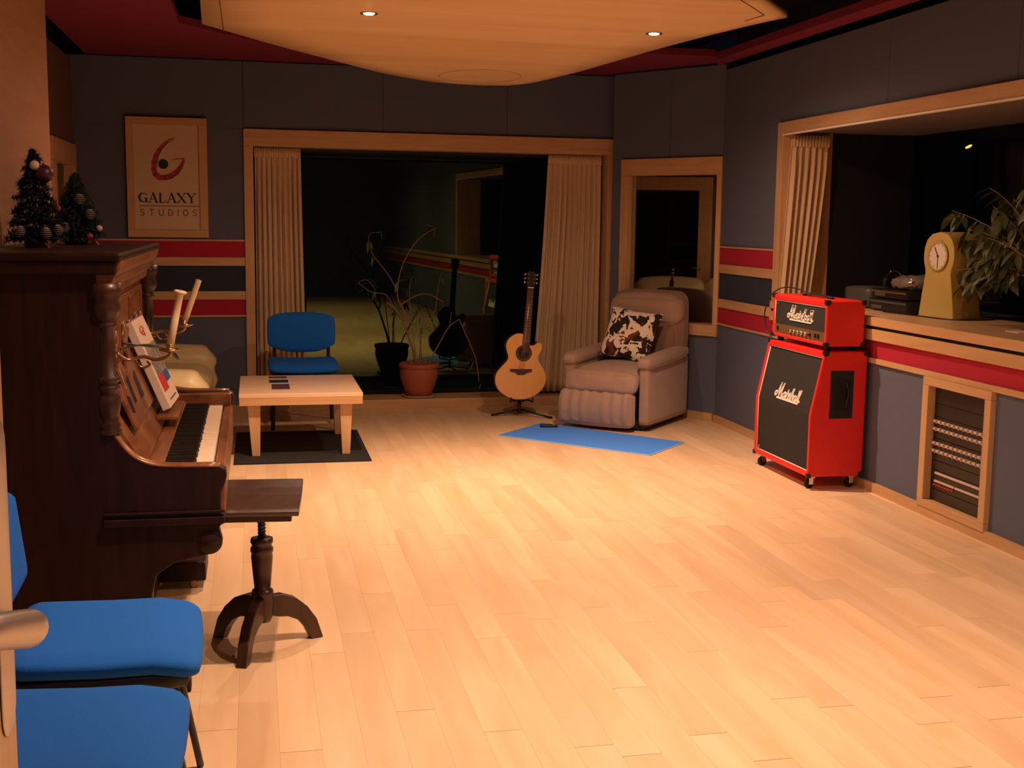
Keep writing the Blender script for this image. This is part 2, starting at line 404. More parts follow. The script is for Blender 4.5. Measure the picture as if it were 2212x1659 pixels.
for z0, z1, mt, nm, d in BANDS:
    o = MB().box(WX-d, WX+0.10, 7.822, 8.84, z0, z1).build(nm, mt, wr, bevel=0.001)
    if LAB[mt]: o['label'] = LAB[mt]
o = MB().box(WX-0.004, WX+0.10, -2.6, 7.822, 0.765, 0.868).build('fabric_panel', 'red_fabric', wr, bevel=0.001); o['label'] = LAB['red_fabric']
MB().box(WX-0.016, WX+0.10, -2.6, 7.822, 0.735, 0.765).build('rail', 'maple', wr, bevel=0.001)
for y0, y1 in ((6.72, 7.822), (5.82, 6.72), (4.0, 5.205), (2.8, 4.0), (-2.6, 2.8)): seg_r(y0, y1, 0.055, 0.735)
# chamfer wall
wc = struct('wall_chamfer', (3.46, 8.84, 0), ca, True)
def cseg(x0, x1, z0, z1, mat='wall_fabric', name='fabric_panel', d=0.0):
    return MB().box(x0+0.0015, x1-0.0015, -0.10, d, z0, z1).build(name, mat, wc, bevel=0.002)
cseg(0, 0.50, 2.015, 2.69); cseg(0.50, 1.07, 2.015, 2.69); cseg(0, 1.07, 0.055, 0.655)
cseg(0.965, 1.07, 0.655, 2.015)
# left walls
wl = struct('wall_left')
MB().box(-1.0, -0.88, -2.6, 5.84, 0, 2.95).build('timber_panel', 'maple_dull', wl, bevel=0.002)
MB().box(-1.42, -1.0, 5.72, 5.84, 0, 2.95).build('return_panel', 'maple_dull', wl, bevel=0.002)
MB().box(-1.42, -1.30, 5.84, 8.60, 0, 2.66).box(-1.42, -1.30, 8.60, 9.72, 2.035, 2.66).build('recess_panel', 'recess_wall', wl, bevel=0.002)
MB().box(-1.46, -1.42, 5.84, 9.9, 0, 2.95).build('backing_board', 'black_felt', wl)
wf = tag(B(-1.0, 3.6, -2.72, -2.6, 0, 2.95).build('wall_front', 'wall_fabric'), kind='structure')
# baseboards
tag(MB().box(-1.30, 2.96, -0.022, 0.0, 0, 0.06).build('baseboard_back', 'maple', M=1), kind='structure').matrix_world = BT
tag(B(3.438, 3.46, -2.6, 8.82, 0, 0.055).build('baseboard_right', 'maple'), kind='structure')
o = tag(MB().box(0.01, 0.96, 0, 0.022, 0, 0.06).build('baseboard_chamfer', 'maple', M=1), kind='structure'); o.matrix_world = CT
tag(B(-1.30, -1.278, 5.84, 9.70, 0, 0.06).build('baseboard_left', 'maple'), kind='structure')

# door in the left recess (dark glass in a wide timber frame)
d1 = struct('door_1')
MB().box(-1.40, -1.28, 8.60, 9.70, 1.885, 2.035).box(-1.40, -1.28, 8.60, 8.755, 0, 1.885).box(-1.40, -1.28, 9.60, 9.70, 0, 1.885).box(-1.40, -1.30, 8.755, 9.60, 0, 0.22).build('door_frame', 'maple_v', d1, bevel=0.004)
MB().box(-1.37, -1.36, 8.755, 9.60, 0.22, 1.885).build('pane', 'window_glass_dark', d1)
MB().tube([(-1.28, 8.70, 1.0), (-1.24, 8.70, 1.0), (-1.235, 8.81, 1.0)], 0.009, 8).build('handle', 'steel_satin', d1)

# ------------------------------------------------------------------ ceiling
ce = tag(B(-1.46, 3.60, -2.72, 10.0, 2.95, 3.05).build('ceiling', 'black_felt'), kind='structure')
def slab(pts, z0, z1, name, mat, parent, bevel=0.003): return MB().prism(pts, z0, z1, 'z').build(name, mat, parent, bevel=bevel, M=1)
# red soffit around the opening: left strip, far strip (two slopes), right strip
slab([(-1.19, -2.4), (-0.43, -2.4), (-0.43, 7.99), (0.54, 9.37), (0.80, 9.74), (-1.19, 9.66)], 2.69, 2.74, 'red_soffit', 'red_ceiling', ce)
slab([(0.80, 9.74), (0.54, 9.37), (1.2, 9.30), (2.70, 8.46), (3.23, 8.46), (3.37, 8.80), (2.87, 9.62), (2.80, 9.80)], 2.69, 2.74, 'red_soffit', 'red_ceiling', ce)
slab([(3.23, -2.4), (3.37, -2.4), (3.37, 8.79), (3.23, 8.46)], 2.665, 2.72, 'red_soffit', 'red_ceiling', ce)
# floating maple cloud panel
def zc(x, y):   # gentle fall towards the nose
    t = max(0.0, min(1.0, (y-6.0)/2.9)); return 2.585 - 0.105*t*t*(3-2*t)
out = [(-0.26, 7.05), (0.10, 7.52), (0.44, 7.92), (0.87, 8.45), (1.24, 8.80), (1.42, 8.88), (1.62, 8.90), (1.80, 8.86), (1.93, 8.68), (2.13, 8.05), (2.34, 7.33), (2.50, 6.85), (2.735, 6.16), (2.40, 5.70), (2.35, 4.6), (2.05, 2.6), (-0.14, 2.6)]
cp = thing('ceiling_panel', 'large suspended maple ceiling panel with pointed rounded far end', 'ceiling panel', (1.1, 6.0, 2.585))
bm = bmesh.new()
vts = [bm.verts.new((x, y, 2.585)) for x, y in out]; f = bm.faces.new(vts); bmesh.ops.triangulate(bm, faces=[f])
bmesh.ops.subdivide_edges(bm, edges=bm.edges, cuts=6, use_grid_fill=True); bmesh.ops.triangulate(bm, faces=bm.faces)
me = bpy.data.meshes.new('panel_board')
for v in bm.verts: v.co.z = zc(v.co.x, v.co.y); v.co -= Vector((1.1, 6.0, 2.585))
for f in bm.faces: f.smooth = True
bmesh.ops.recalc_face_normals(bm, faces=bm.faces)
if sum(f.normal.z for f in bm.faces) > 0: bmesh.ops.reverse_faces(bm, faces=bm.faces)
bm.to_mesh(me); bm.free(); me.materials.append(MATS['maple_ceiling'])
o = bpy.data.objects.new('panel_board', me); COL.objects.link(o); o.parent = cp
sm_ = o.modifiers.new('solid', 'SOLIDIFY'); sm_.thickness = 0.03; sm_.offset = -1
# inset joint lines near the two sides and round inlay at the nose
def on_panel(p, dz=-0.001): return (p[0], p[1], zc(p[0], p[1])+dz)
j = MB(); j.tube([on_panel((-0.15, 2.7+i*0.45)) for i in range(11)], 0.003, 4).tube([on_panel(p) for p in ((1.95, 2.7), (2.23, 4.6), (2.29, 5.72), (2.45, 5.93), (2.59, 6.12), (2.56, 6.30))], 0.003, 4)
j.build('joint_line', 'walnut', cp)
j = MB(); j.tube([on_panel((1.52+0.28*math.cos(a*PI/18), 8.42+0.30*math.sin(a*PI/18))) for a in range(37)], 0.003, 4)
j.build('round_hatch', 'maple', cp)
j = MB()
for x, y in ((0.0, 3.5), (0.0, 6.2), (2.0, 3.5), (2.1, 6.0), (1.4, 8.2)): j.tube([(x, y, zc(x, y)+0.02), (x, y, 2.96)], 0.008, 6)
j.build('hanger', 'black_metal', cp)
LW = ['warm recessed downlight at the left of the maple ceiling panel', 'warm recessed downlight at the right of the maple ceiling panel',
      'recessed downlight in the ceiling panel above the piano stool, out of frame', 'recessed downlight in the ceiling panel right of the piano stool, out of frame',
      'recessed downlight above the door beside the camera', 'recessed downlight to the right of the camera, near the front wall', 'recessed downlight at the middle of the ceiling panel, out of frame']
for i, (x, y, z, p, pw) in enumerate(LAMPS):
    zz = zc(x, y)
    t = thing('downlight', LW[i], 'ceiling light', (x, y, zz), group='downlights in the ceiling panel')
    MB().lathe([(0.030, -0.001), (0.046, -0.005), (0.047, -0.001), (0.047, 0.004)], (x, y, zz), 20).build('rim', 'chrome', t)
    MB().lathe([(0.001, -0.0075), (0.022, -0.0075), (0.029, -0.004)], (x, y, zz), 20).build('bulb', 'bulb', t)
    for nm, e, sz, bl in (('beam', p, 104, 1.0), ('spill', pw, 168, 0.6)):     # bright central beam and weak wide spill of the same halogen lamp
        ld = bpy.data.lights.new(nm, 'SPOT'); ld.energy = e; ld.color = LAMP_COL; ld.spot_size = math.radians(sz); ld.spot_blend = bl; ld.shadow_soft_size = 0.025
        lo = bpy.data.objects.new(nm, ld); COL.objects.link(lo); lo.location = (0, 0, -0.03); lo.parent = t

# ------------------------------------------------------------------ window 1 (big back window)
w1 = struct('window_1', BORG, BA, True)
MB().box(-0.072, 2.915, -0.025, 0.30, 2.06, 2.187).build('frame', 'maple', w1, bevel=0.004)
MB().box(-0.072, 0.0, -0.025, 0.30, 0.0, 2.06).build('frame', 'maple_v', w1, bevel=0.004)
MB().box(2.85, 2.915, -0.025, 0.30, 0.0, 2.06).build('frame', 'maple_v', w1, bevel=0.004)
MB().box(0.0, 2.85, -0.024, 0.30, 0.0, 0.075).build('sill', 'maple', w1, bevel=0.004)
MB().box(-0.05, 0.0, 0.30, 0.98, 0, 2.1).box(2.85, 2.9, 0.30, 0.98, 0, 2.1).box(-0.05, 2.9, 0.30, 0.98, 2.06, 2.15).box(-0.05, 2.9, 0.30, 0.98, -0.05, 0.03).build('reveal_lining', 'black_felt', w1)
MB().box(0.0, 2.85, 0.895, 0.905, 0.03, 2.06).build('pane', 'window_glass', w1)
MB().box(0.0, 2.85, 0.18, 0.20, 2.04, 2.06).build('curtain_rail', 'black_metal', w1)

# window 2 (narrow, in the chamfer)
w2 = struct('window_2', (3.46, 8.84, 0), ca, True)
MB().box(-0.005, 0.965, -0.09, 0.022, 1.885, 2.015).build('frame', 'maple', w2, bevel=0.004)
MB().box(-0.005, 0.04, -0.09, 0.022, 0.74, 1.885).build('frame', 'maple_v', w2, bevel=0.004)
MB().box(0.895, 0.965, -0.09, 0.022, 0.74, 1.885).build('frame', 'maple_v', w2, bevel=0.004)
MB().box(-0.005, 0.965, -0.09, 0.03, 0.655, 0.74).build('sill', 'maple', w2, bevel=0.004)
MB().box(-0.4275, 0.4275, -0.0025, 0.0025, 0.74, 1.885, M=Matrix.Translation((0.4675, -0.062, 0)) @ Matrix.Rotation(math.radians(2.5), 4, 'Z')).build('pane', 'window_glass_clear', w2)
MB().box(-0.02, 0.98, -0.14, -0.10, 0.6, 2.05).build('backing_board', 'black_felt', w2)

# window 3 (long window in the right wall, counter below)
w3 = struct('window_3')
MB().box(3.44, 3.80, 7.735, 7.822, 1.0, 2.187).build('frame', 'maple_v', w3, bevel=0.004)
MB().box(3.44, 3.52, 3.4, 7.735, 2.107, 2.187).build('frame', 'maple', w3, bevel=0.003)
MB().box(3.44, 3.80, 3.4, 3.49, 1.0, 2.107).build('frame', 'maple_v', w3, bevel=0.004)
MB().box(3.435, 3.45, 3.4, 7.735, 2.098, 2.108).build('edge_bead', 'white_paint', w3)
MB().box(3.52, 4.5, 3.4, 7.74, 2.12, 2.187).build('reveal_soffit', 'grey_felt', w3)
MB().box(3.80, 4.5, 7.735, 7.80, 1.0, 2.19).box(3.80, 4.5, 3.4, 3.49, 1.0, 2.19).build('reveal_lining', 'black_felt', w3)
MB().box(4.40, 4.41, 3.49, 7.735, 1.0, 2.12).build('pane', 'window_glass_dark', w3)
MB().box(3.43, 4.10, 3.4, 7.822, 0.949, 1.0).build('sill', 'maple', w3, bevel=0.003)
MB().box(4.10, 4.50, 3.4, 7.822, 0.90, 0.995).build('sill_lining', 'black_felt', w3)
MB().box(3.43, 3.52, -2.6, 7.822, 0.868, 0.931).build('rail', 'maple', w3, bevel=0.003)
MB().box(3.43, 3.56, -2.6, 3.4, 0.949, 1.0).build('rail', 'maple', w3, bevel=0.003)
MB().box(3.445, 3.52, -2.6, 7.822, 0.931, 0.949).build('shadow_gap', 'black_felt', w3)

# ------------------------------------------------------------------ curtains
def curtain(name, label, M, x0t, x1t, x0b, x1b, ztop, zbot, pleats, amp, flip=False):
    nx, nz = pleats*10, 24; root = thing(name, label, 'curtain', M @ Vector(((x0t+x1t)/2, 0, zbot)))
    vs = []; rg = random.Random(pleats); ph = [rg.uniform(-0.5, 0.5) for _ in range(pleats+2)]; am = [rg.uniform(0.6, 1.2) for _ in range(pleats+2)]
    for jz in range(nz+1):
        t = jz/nz; z = ztop+(zbot-ztop)*t; a0 = x0t+(x0b-x0t)*t**1.3; a1 = x1t+(x1b-x1t)*t**1.3
        for i in range(nx+1):
            u = i/nx; k = u*pleats; ki = int(min(k, pleats-1e-6))
            A = amp*(0.25+0.75*min(1, t*5))*(am[ki]*(1-(k-ki))+am[ki+1]*(k-ki))
            d = A*math.sin(2*PI*k+ph[ki]*0.6*t) + 0.3*A*math.sin(4.3*PI*k+2)
            vs.append(M @ Vector((a0+(a1-a0)*u, d, z)))
    fs = [(jz*(nx+1)+i, jz*(nx+1)+i+1, (jz+1)*(nx+1)+i+1, (jz+1)*(nx+1)+i) for jz in range(nz) for i in range(nx)]
    c = MB().add(vs, fs, True).build('cloth', 'curtain_cloth', root)
    s = c.modifiers.new('solid', 'SOLIDIFY'); s.thickness = 0.004
    vs = []; n2 = pleats*8
    for z in (ztop+0.01, ztop-0.065):
        for i in range(n2+1):
            u = i/n2; vs.append(M @ Vector((x0t+(x1t-x0t)*u, -0.012*(1 if not flip else -1)+0.006*math.sin(2*PI*u*pleats*2), z)))
    h = MB().add(vs, [(i, i+1, n2+2+i, n2+1+i) for i in range(n2)], True).build('header_tape', 'curtain_cloth', root)
    s = h.modifiers.new('solid', 'SOLIDIFY'); s.thickness = 0.006
    return root
curtain('curtain', 'cream pleated curtain at the left side of the big back window', BT @ Matrix.Translation((0, 0.10, 0)), 0.015, 0.365, 0.012, 0.40, 2.045, 0.10, 9, 0.026)
curtain('curtain', 'cream pleated curtain at the right side of the big back window', BT @ Matrix.Translation((0, 0.10, 0)), 2.375, 2.83, 2.26, 2.83, 2.045, 0.10, 11, 0.026)
RM = Matrix.Translation((3.55, 7.70, 0)) @ Matrix.Rotation(math.radians(-4), 4, 'Z')
curtain('curtain', 'cream pleated curtain hanging at the far end of the right window', RM, -0.06, 0.20, -0.105, 0.11, 2.09, 1.02, 6, 0.020)

# ------------------------------------------------------------------ sign on the back wall
sg = thing('wall_sign', 'framed pale wall sign with red swirl logo above two lines of dark lettering', 'sign', BORG, BA, local=True)
MB().box(-0.93, -0.341, -0.035, 0, 2.195, 2.253).box(-0.93, -0.341, -0.035, 0, 1.36, 1.415).build('frame', 'maple', sg, bevel=0.003)
MB().box(-0.93, -0.875, -0.035, 0, 1.415, 2.195).box(-0.402, -0.341, -0.035, 0, 1.415, 2.195).build('frame', 'maple_v', sg, bevel=0.003)
MB().box(-0.875, -0.402, -0.020, 0, 1.415, 2.195).build('board', 'sign_board', sg)
def P(px, py):   # sign crop coordinates to wall plane (metres)
    return (-0.93+(px-58-(py-70)*0.026)/972*0.589, 2.253-(py-70)/1440*0.893)
lg = MB()
arc = [(650, 310, .003), (590, 330, .010), (520, 385, .018), (460, 455, .024), (420, 530, .028), (398, 610, .032), (398, 690, .036), (420, 750, .040), (465, 790, .040), (530, 790, .038), (600, 765, .034), (660, 720, .028), (710, 665, .024), (745, 600, .018), (757, 560, .012), (700, 560, .008), (640, 570, .006), (590, 585, .002)]
lg.stroke([P(a[0], a[1]) for a in arc], [a[2] for a in arc], -0.0215, -0.019)
lg.build('logo_swirl', 'logo_red', sg)
sh = MB(); arc2 = [(650, 325), (560, 375), (490, 450), (450, 530), (433, 610), (436, 680)]; sh.stroke([P(*a) for a in arc2], [.002, .006, .009, .009, .007, .002], -0.0222, -0.019); sh.build('logo_shade', 'ink_grey', sg); sh = MB()
arc3 = [(540, 820), (620, 790), (690, 735), (740, 660), (768, 580)]; sh.stroke([P(*a) for a in arc3], [.003, .010, .011, .009, .003], -0.0222, -0.019)
sh.build('logo_shade', 'ink_grey', sg)
cx_, cz_ = P(512, 628); MB().lathe([(0.036, -0.022), (0.036, -0.019)], (cx_, 0, cz_), 24, 'y').build('logo_dot', 'ink_black', sg)
def glyphs(text, x, z, h, wd, gap, thick, thin, serif, mat, y0, y1):
    for ch in text:
        W = wd*({'I': 0.25, 'L': 0.8}.get(ch, 1.0))
        def q(a, b): return (x+a*W, z+b*h)
        S = []
        if ch == 'G': S = [([q(.95, .78), q(.80, .95), q(.52, 1.0), q(.2, .88), q(.03, .5), q(.2, .12), q(.55, 0), q(.9, .08)], [thin, thin, thin, thick, thick*1.1, thick, thin, thin]), ([q(.88, .42), q(.88, .03)], thick), ([q(.62, .42), q(1.02, .42)], thin if serif else thin)]
        if ch == 'A': S = [([q(0.05, 0), q(.5, 1)], thin), ([q(.5, 1), q(.92, 0)], thick), ([q(.22, .35), q(.75, .35)], thin)]
        if ch == 'L': S = [([q(.2, 0), q(.2, 1)], thick), ([q(.1, 0), q(.95, 0), q(.97, .22)], thin)]
        if ch == 'X': S = [([q(.08, 1), q(.9, 0)], thick), ([q(.9, 1), q(.08, 0)], thin)]
        if ch == 'Y': S = [([q(.06, 1), q(.5, .48), q(.5, 0)], thick), ([q(.92, 1), q(.5, .48)], thin)]
        if ch == 'S': S = [([q(.85, .85), q(.6, 1), q(.3, .97), q(.15, .75), q(.35, .55), q(.7, .42), q(.85, .22), q(.65, .02), q(.35, 0), q(.1, .15)], thick)]
        if ch == 'T': S = [([q(.05, 1), q(.95, 1)], thick), ([q(.5, 1), q(.5, 0)], thick)]
        if ch == 'U': S = [([q(.1, 1), q(.1, .3), q(.3, .02), q(.7, .02), q(.9, .3), q(.9, 1)], thick)]
        if ch == 'D': S = [([q(.1, 0), q(.1, 1), q(.5, 1), q(.88, .75), q(.92, .4), q(.7, .06), q(.1, 0)], thick)]
        if ch == 'I': S = [([q(.5, 0), q(.5, 1)], thick)]
        if ch == 'O': S = [([q(.5+.45*math.cos(a*PI/8), .5+.5*math.sin(a*PI/8)) for a in range(17)], thick)]
        mb = MB()
        for p, ww in S: mb.stroke(p, ww, y0, y1)
        if serif:
            fe = {'A': [(.05, 0), (.92, 0)], 'L': [(.2, 0), (.2, 1)], 'X': [(.08, 0), (.9, 0), (.08, 1), (.9, 1)], 'Y': [(.5, 0), (.06, 1), (.92, 1)], 'G': [(.88, .42)]}.get(ch, [])
            for a, b2 in fe:
                p = q(a, b2); mb.stroke([(p[0]-W*.15, p[1]), (p[0]+W*.15, p[1])], thin*1.1, y0, y1)
        mb.build('letter', mat, sg)
        x += W+gap
glyphs('GALAXY', -0.846, 1.622, 0.068, 0.060, 0.013, 0.0135, 0.005, True, 'ink_black', -0.0215, -0.019)
MB().box(-0.850, -0.404, -0.0212, -0.019, 1.592, 1.597).build('underline', 'ink_grey', sg)
glyphs('STUDIOS', -0.842, 1.523, 0.045, 0.037, 0.0315, 0.0055, 0.0055, False, 'ink_grey', -0.0215, -0.019)

# ------------------------------------------------------------------ script lettering for the amplifier
def script_logo(mb, y0, z0, h, x0, x1, slope=0.0):
    """joined handwriting; runs towards -Y, lies in a plane facing -X"""
    S = [[(0.42, .95), (.12, .85), (0, .5), (.18, .2), (.5, .35), (.75, 1.1), (1.05, 2.5)], [(1.05, 2.5), (1.0, 1.2), (1.1, .15)], [(1.1, .15), (1.4, 1.4), (1.75, 2.5)], [(1.75, 2.5), (1.6, 1.0), (1.75, .1), (2.0, .15)],
         [(2.75, .95), (2.4, 1.1), (2.05, .7), (2.1, .15), (2.45, .1), (2.75, .95), (2.75, .2), (2.95, .1)],
         [(2.95, .1), (3.15, 1.6), (3.25, 1.0), (3.55, 1.05), (3.4, .1)], [(3.4, .1), (3.85, 1.25), (4.0, .6), (3.85, .1), (3.6, .1)],
         [(4.0, .1), (4.35, 1.4), (4.45, 2.1), (4.25, 2.0), (4.2, .1)], [(4.2, .6), (4.5, 1.05), (4.65, .8), (4.6, .1), (4.8, .1)],
         [(5.4, .95), (5.1, 1.05), (4.8, .7), (4.85, .15), (5.15, .1), (5.4, .95), (5.4, .1), (5.6, .15)],
         [(5.6, .15), (5.85, 1.3), (5.95, 2.0), (5.75, 2.0), (5.75, .1)], [(5.75, .1), (6.15, 1.4), (6.25, 2.1), (6.05, 2.1), (6.05, .1), (6.35, .3)],
         [(0.75, -.12), (6.1, -.12)]]
    k = h/2.6; kx = 0.350/6.4
    for p in S:
        pts = [(y0-(a+b2*0.10)*kx, z0+b2*k) for a, b2 in p]
        mb.stroke(pts, 0.125*h, x0, x1, axis='x')
    return mb

# ------------------------------------------------------------------ speaker cabinet and head
CY0, CY1 = 6.42, 7.205
cb = thing('speaker_cabinet', 'large red slanted guitar speaker cabinet with black grille on castors', 'speaker', (3.27, 6.81, 0))
prof = [(3.09, 0.075), (3.09, 0.435), (3.165, 0.80), (3.43, 0.80), (3.43, 0.075)]
body = MB()
body.prism(prof, CY0, CY0+0.022).prism(prof, CY1-0.022, CY1)
body.box(3.09, 3.43, CY0+0.02, CY1-0.02, 0.075, 0.105).box(3.41, 3.43, CY0+0.02, CY1-0.02, 0.10, 0.79)
body.prism([(3.157, 0.765), (3.165, 0.80), (3.43, 0.80), (3.43, 0.765)], CY0+0.02, CY1-0.02)
body.build('cabinet_shell', 'red_tolex', cb, bevel=0.007)
gp = [(3.103, 0.10), (3.103, 0.437), (3.174, 0.775), (3.20, 0.775), (3.13, 0.437), (3.13, 0.10)]
MB().prism(gp, CY0+0.024, CY1-0.024).build('grille', 'grille_cloth', cb)
pp = MB(); y0_, y1_ = CY0+0.027, CY1-0.027
a_, b_, c_ = (3.101, 0.109), (3.101, 0.437), (3.170, 0.762)
for yy in (y0_, y1_): pp.tube([(a_[0], yy, a_[1]), (b_[0], yy, b_[1]), (c_[0], yy, c_[1])], 0.0035, 6)
pp.tube([(a_[0], y0_, a_[1]), (a_[0], y1_, a_[1])], 0.0035, 6).tube([(c_[0], y0_, c_[1]), (c_[0], y1_, c_[1])], 0.0035, 6)
pp.build('piping', 'white_paint', cb)
lg = MB(); script_logo(lg, 6.965, 0.475, 0.088, 3.100, 3.106)
lo = lg.build('logo', 'white_paint', cb)
for v in lo.data.vertices:      # lean the logo onto the sloped part of the grille
    zz = v.co.z
    if zz > 0.437: v.co.x += (zz-0.437)*0.2055
MB().box(3.098, 3.103, CY1-0.075, CY1-0.035, 0.115, 0.135).build('badge', 'gold_panel', cb)
hp = MB().box(3.206, 3.350, CY0-0.004, CY0+0.004, 0.414, 0.69).build('handle_plate', 'black_plastic', cb, bevel=0.004)
MB().box(3.228, 3.33, CY0-0.007, CY0-0.003, 0.46, 0.64).build('handle_cup', 'ebony', hp, bevel=0.002)
MB().tube([(3.305, CY0-0.006, 0.48), (3.315, CY0-0.016, 0.56), (3.305, CY0-0.006, 0.63)], 0.005, 6).build('handle_bar', 'black_metal', hp)
def corner(c, sx, sy, sz, parent, r=0.028):
    m_ = MB().rbox(c[0]-r, c[0]+r, c[1]-r, c[1]+r, c[2]-r, c[2]+r, r*0.7, n=4)
    for i, v in enumerate(m_.v):
        d = Vector(((v.x-c[0])*sx, (v.y-c[1])*sy, (v.z-c[2])*sz))
        for k_ in range(3):
            if d[k_] > 0.004: d[k_] = 0.004
        m_.v[i] = Vector((c[0]+d.x*sx, c[1]+d.y*sy, c[2]+d.z*sz))
    return m_.build('corner_guard', 'black_plastic', parent)
for yy, sy in ((CY0, -1), (CY1, 1)):
    corner((3.165, yy, 0.80), -1, sy, 1, cb); corner((3.43, yy, 0.80), 1, sy, 1, cb); corner((3.09, yy, 0.075), -1, sy, -1, cb, 0.022); corner((3.43, yy, 0.075), 1, sy, -1, cb)
for xx in (3.135, 3.385):
    for yy in (CY0+0.055, CY1-0.055):
        c = MB().box(xx-0.02, xx+0.02, yy-0.02, yy+0.02, 0.062, 0.075).box(xx-0.014, xx+0.012, yy-0.016, yy-0.013, 0.025, 0.065).box(xx-0.014, xx+0.012, yy+0.013, yy+0.016, 0.025, 0.065).build('castor', 'chrome', cb)
        MB().lathe([(0.018, -0.011), (0.028, -0.007), (0.028, 0.007), (0.018, 0.011)], (xx-0.008, yy, 0.0285), 18, 'y').build('wheel', 'dark_rubber', c)
HY0, HY1 = 6.425, 7.165
hd = thing('amplifier_head', 'red guitar amplifier head standing on the red speaker cabinet', 'amplifier', (3.29, 6.8, 0.80))
HX0, HX1 = 3.165, 3.405
s_ = MB().box(HX0, HX1, HY0, HY0+0.022, 0.828, 1.088).box(HX0, HX1, HY1-0.022, HY1, 0.828, 1.088).box(HX0, HX1, HY0+0.02, HY1-0.02, 1.052, 1.088).box(HX0, HX1, HY0+0.02, HY1-0.02, 0.828, 0.850).box(HX1-0.02, HX1, HY0+0.02, HY1-0.02, 0.85, 1.06)
s_.build('shell', 'red_tolex', hd, bevel=0.010)
MB().box(HX0+0.012, HX0+0.04, HY0+0.02, HY1-0.02, 0.905, 1.054).build('front_panel', 'grille_cloth', hd)
MB().tube([(HX0+0.009, HY1-0.025, 0.905), (HX0+0.009, HY1-0.025, 1.05)], 0.003, 6).tube([(HX0+0.009, HY1-0.025, 1.050), (HX0+0.009, HY0+0.024, 1.050)], 0.003, 6).build('piping', 'white_paint', hd)
cpn = MB().box(HX0+0.008, HX0+0.03, HY0+0.02, HY1-0.02, 0.850, 0.905).build('control_panel', 'gold_panel', hd, bevel=0.001)
for i in range(6): MB().lathe([(0.011, 0), (0.010, -0.014), (0.004, -0.015)], (HX0+0.008, 6.90-i*0.052, 0.878), 14, 'x').build('knob', 'chrome' if i < 5 else 'ebony', cpn)
for yy in (7.09, 6.57, 6.53): MB().box(HX0+0.002, HX0+0.009, yy-0.010, yy+0.010, 0.866, 0.890).build('switch', 'ebony', cpn, bevel=0.002)
lg = MB(); script_logo(lg, 6.965, 0.950, 0.082, HX0+0.006, HX0+0.013); lg.build('logo', 'white_paint', hd)
MB().box(HX0+0.009, HX0+0.013, HY1-0.085, HY1-0.03, 1.022, 1.046).build('badge', 'rosewood', hd)
for yy, sy in ((HY0, -1), (HY1, 1)):
    for zz, sz in ((1.088, 1), (0.828, -1)):
        corner((HX0, yy, zz), -1, sy, sz, hd, 0.026); corner((HX1, yy, zz), 1, sy, sz, hd, 0.026)
for xx in (HX0+0.04, HX1-0.04):
    for yy in (HY0+0.05, HY1-0.05): MB().lathe([(0.018, 0.801), (0.020, 0.828)], (xx, yy, 0), 14).build('foot', 'dark_rubber', hd)
MB().tube([(3.285, 6.60, 1.090), (3.285, 6.64, 1.098), (3.285, 6.80, 1.101), (3.285, 6.94, 1.098), (3.285, 6.98, 1.090)], 0.012, 8, smoothpath=4, flat=(1.3, .5)).build('strap_handle', 'dark_rubber', hd)
o = MB().tube([(3.27, 6.86, 1.095), (3.24, 6.95, 1.125), (3.20, 7.08, 1.13), (3.165, 7.17, 1.09), (3.145, 7.21, 1.02), (3.14, 7.23, 0.94), (3.15, 7.215, 0.87), (3.155, 7.19, 0.835), (3.165, 7.15, 0.809), (3.18, 7.10, 0.806)], 0.004, 6, smoothpath=6).build('cable', 'black_plastic')
tag(o, 'black cable looped over the far end of the red amplifier head', 'cable')

# ------------------------------------------------------------------ patch bay rack in the right wall
rk = thing('patch_rack', 'timber framed black patch bay rack set low in the right wall', 'equipment rack', (3.45, 5.51, 0.05))
RX = 3.432
MB().box(RX, 3.50, 5.205, 5.82, 0.692, 0.735).box(RX, 3.50, 5.205, 5.82, 0.048, 0.088).build('frame', 'maple', rk, bevel=0.003)
MB().box(RX, 3.50, 5.205, 5.257, 0.088, 0.692).box(RX, 3.50, 5.764, 5.82, 0.088, 0.692).build('frame', 'maple_v', rk, bevel=0.003)
MB().box(3.475, 3.49, 5.257, 5.764, 0.602, 0.690).build('blank_panel', 'rack_panel', rk, bevel=0.002)
MB().box(3.475, 3.49, 5.257, 5.764, 0.532, 0.600).build('blank_panel', 'rack_panel', rk, bevel=0.002)
for zt in (0.530, 0.415):
    u = MB().box(3.475, 3.49, 5.257, 5.764, zt-0.112, zt).build('connector_panel', 'rack_panel', rk, bevel=0.002)
    for zz in (zt-0.022, zt-0.062):
        r_ = MB()
        for i in range(12):
            yy = 5.740-i*0.0415; r_.box(3.462, 3.476, yy-0.011, yy+0.011, zz-0.006, zz+0.007).box(3.466, 3.476, yy-0.014, yy-0.006, zz-0.012, zz-0.004)
        r_.build('connector_row', 'connector', u)
MB().box(3.475, 3.49, 5.257, 5.764, 0.252, 0.301).build('blank_panel', 'rack_panel', rk, bevel=0.002)
u = MB().box(3.475, 3.49, 5.257, 5.764, 0.150, 0.250).build('patch_panel', 'rack_panel', rk, bevel=0.002)
MB().box(3.469, 3.476, 5.31, 5.718, 0.232, 0.243).build('label_strip', 'connector', u)
MB().box(3.469, 3.476, 5.535, 5.722, 0.190, 0.200).build('label_strip', 'connector', u)
MB().box(3.469, 3.476, 5.315, 5.525, 0.190, 0.200).build('label_strip', 'connector', u)
r_ = MB()
for i in range(9): r_.lathe([(0.0045, -0.008), (0.0045, 0.004)], (3.473, 5.715-i*0.021, 0.176), 8, 'x')
r_.build('plug_row', 'print_red', u)
MB().box(3.475, 3.49, 5.257, 5.764, 0.088, 0.148).build('blank_panel', 'rack_panel', rk, bevel=0.002)

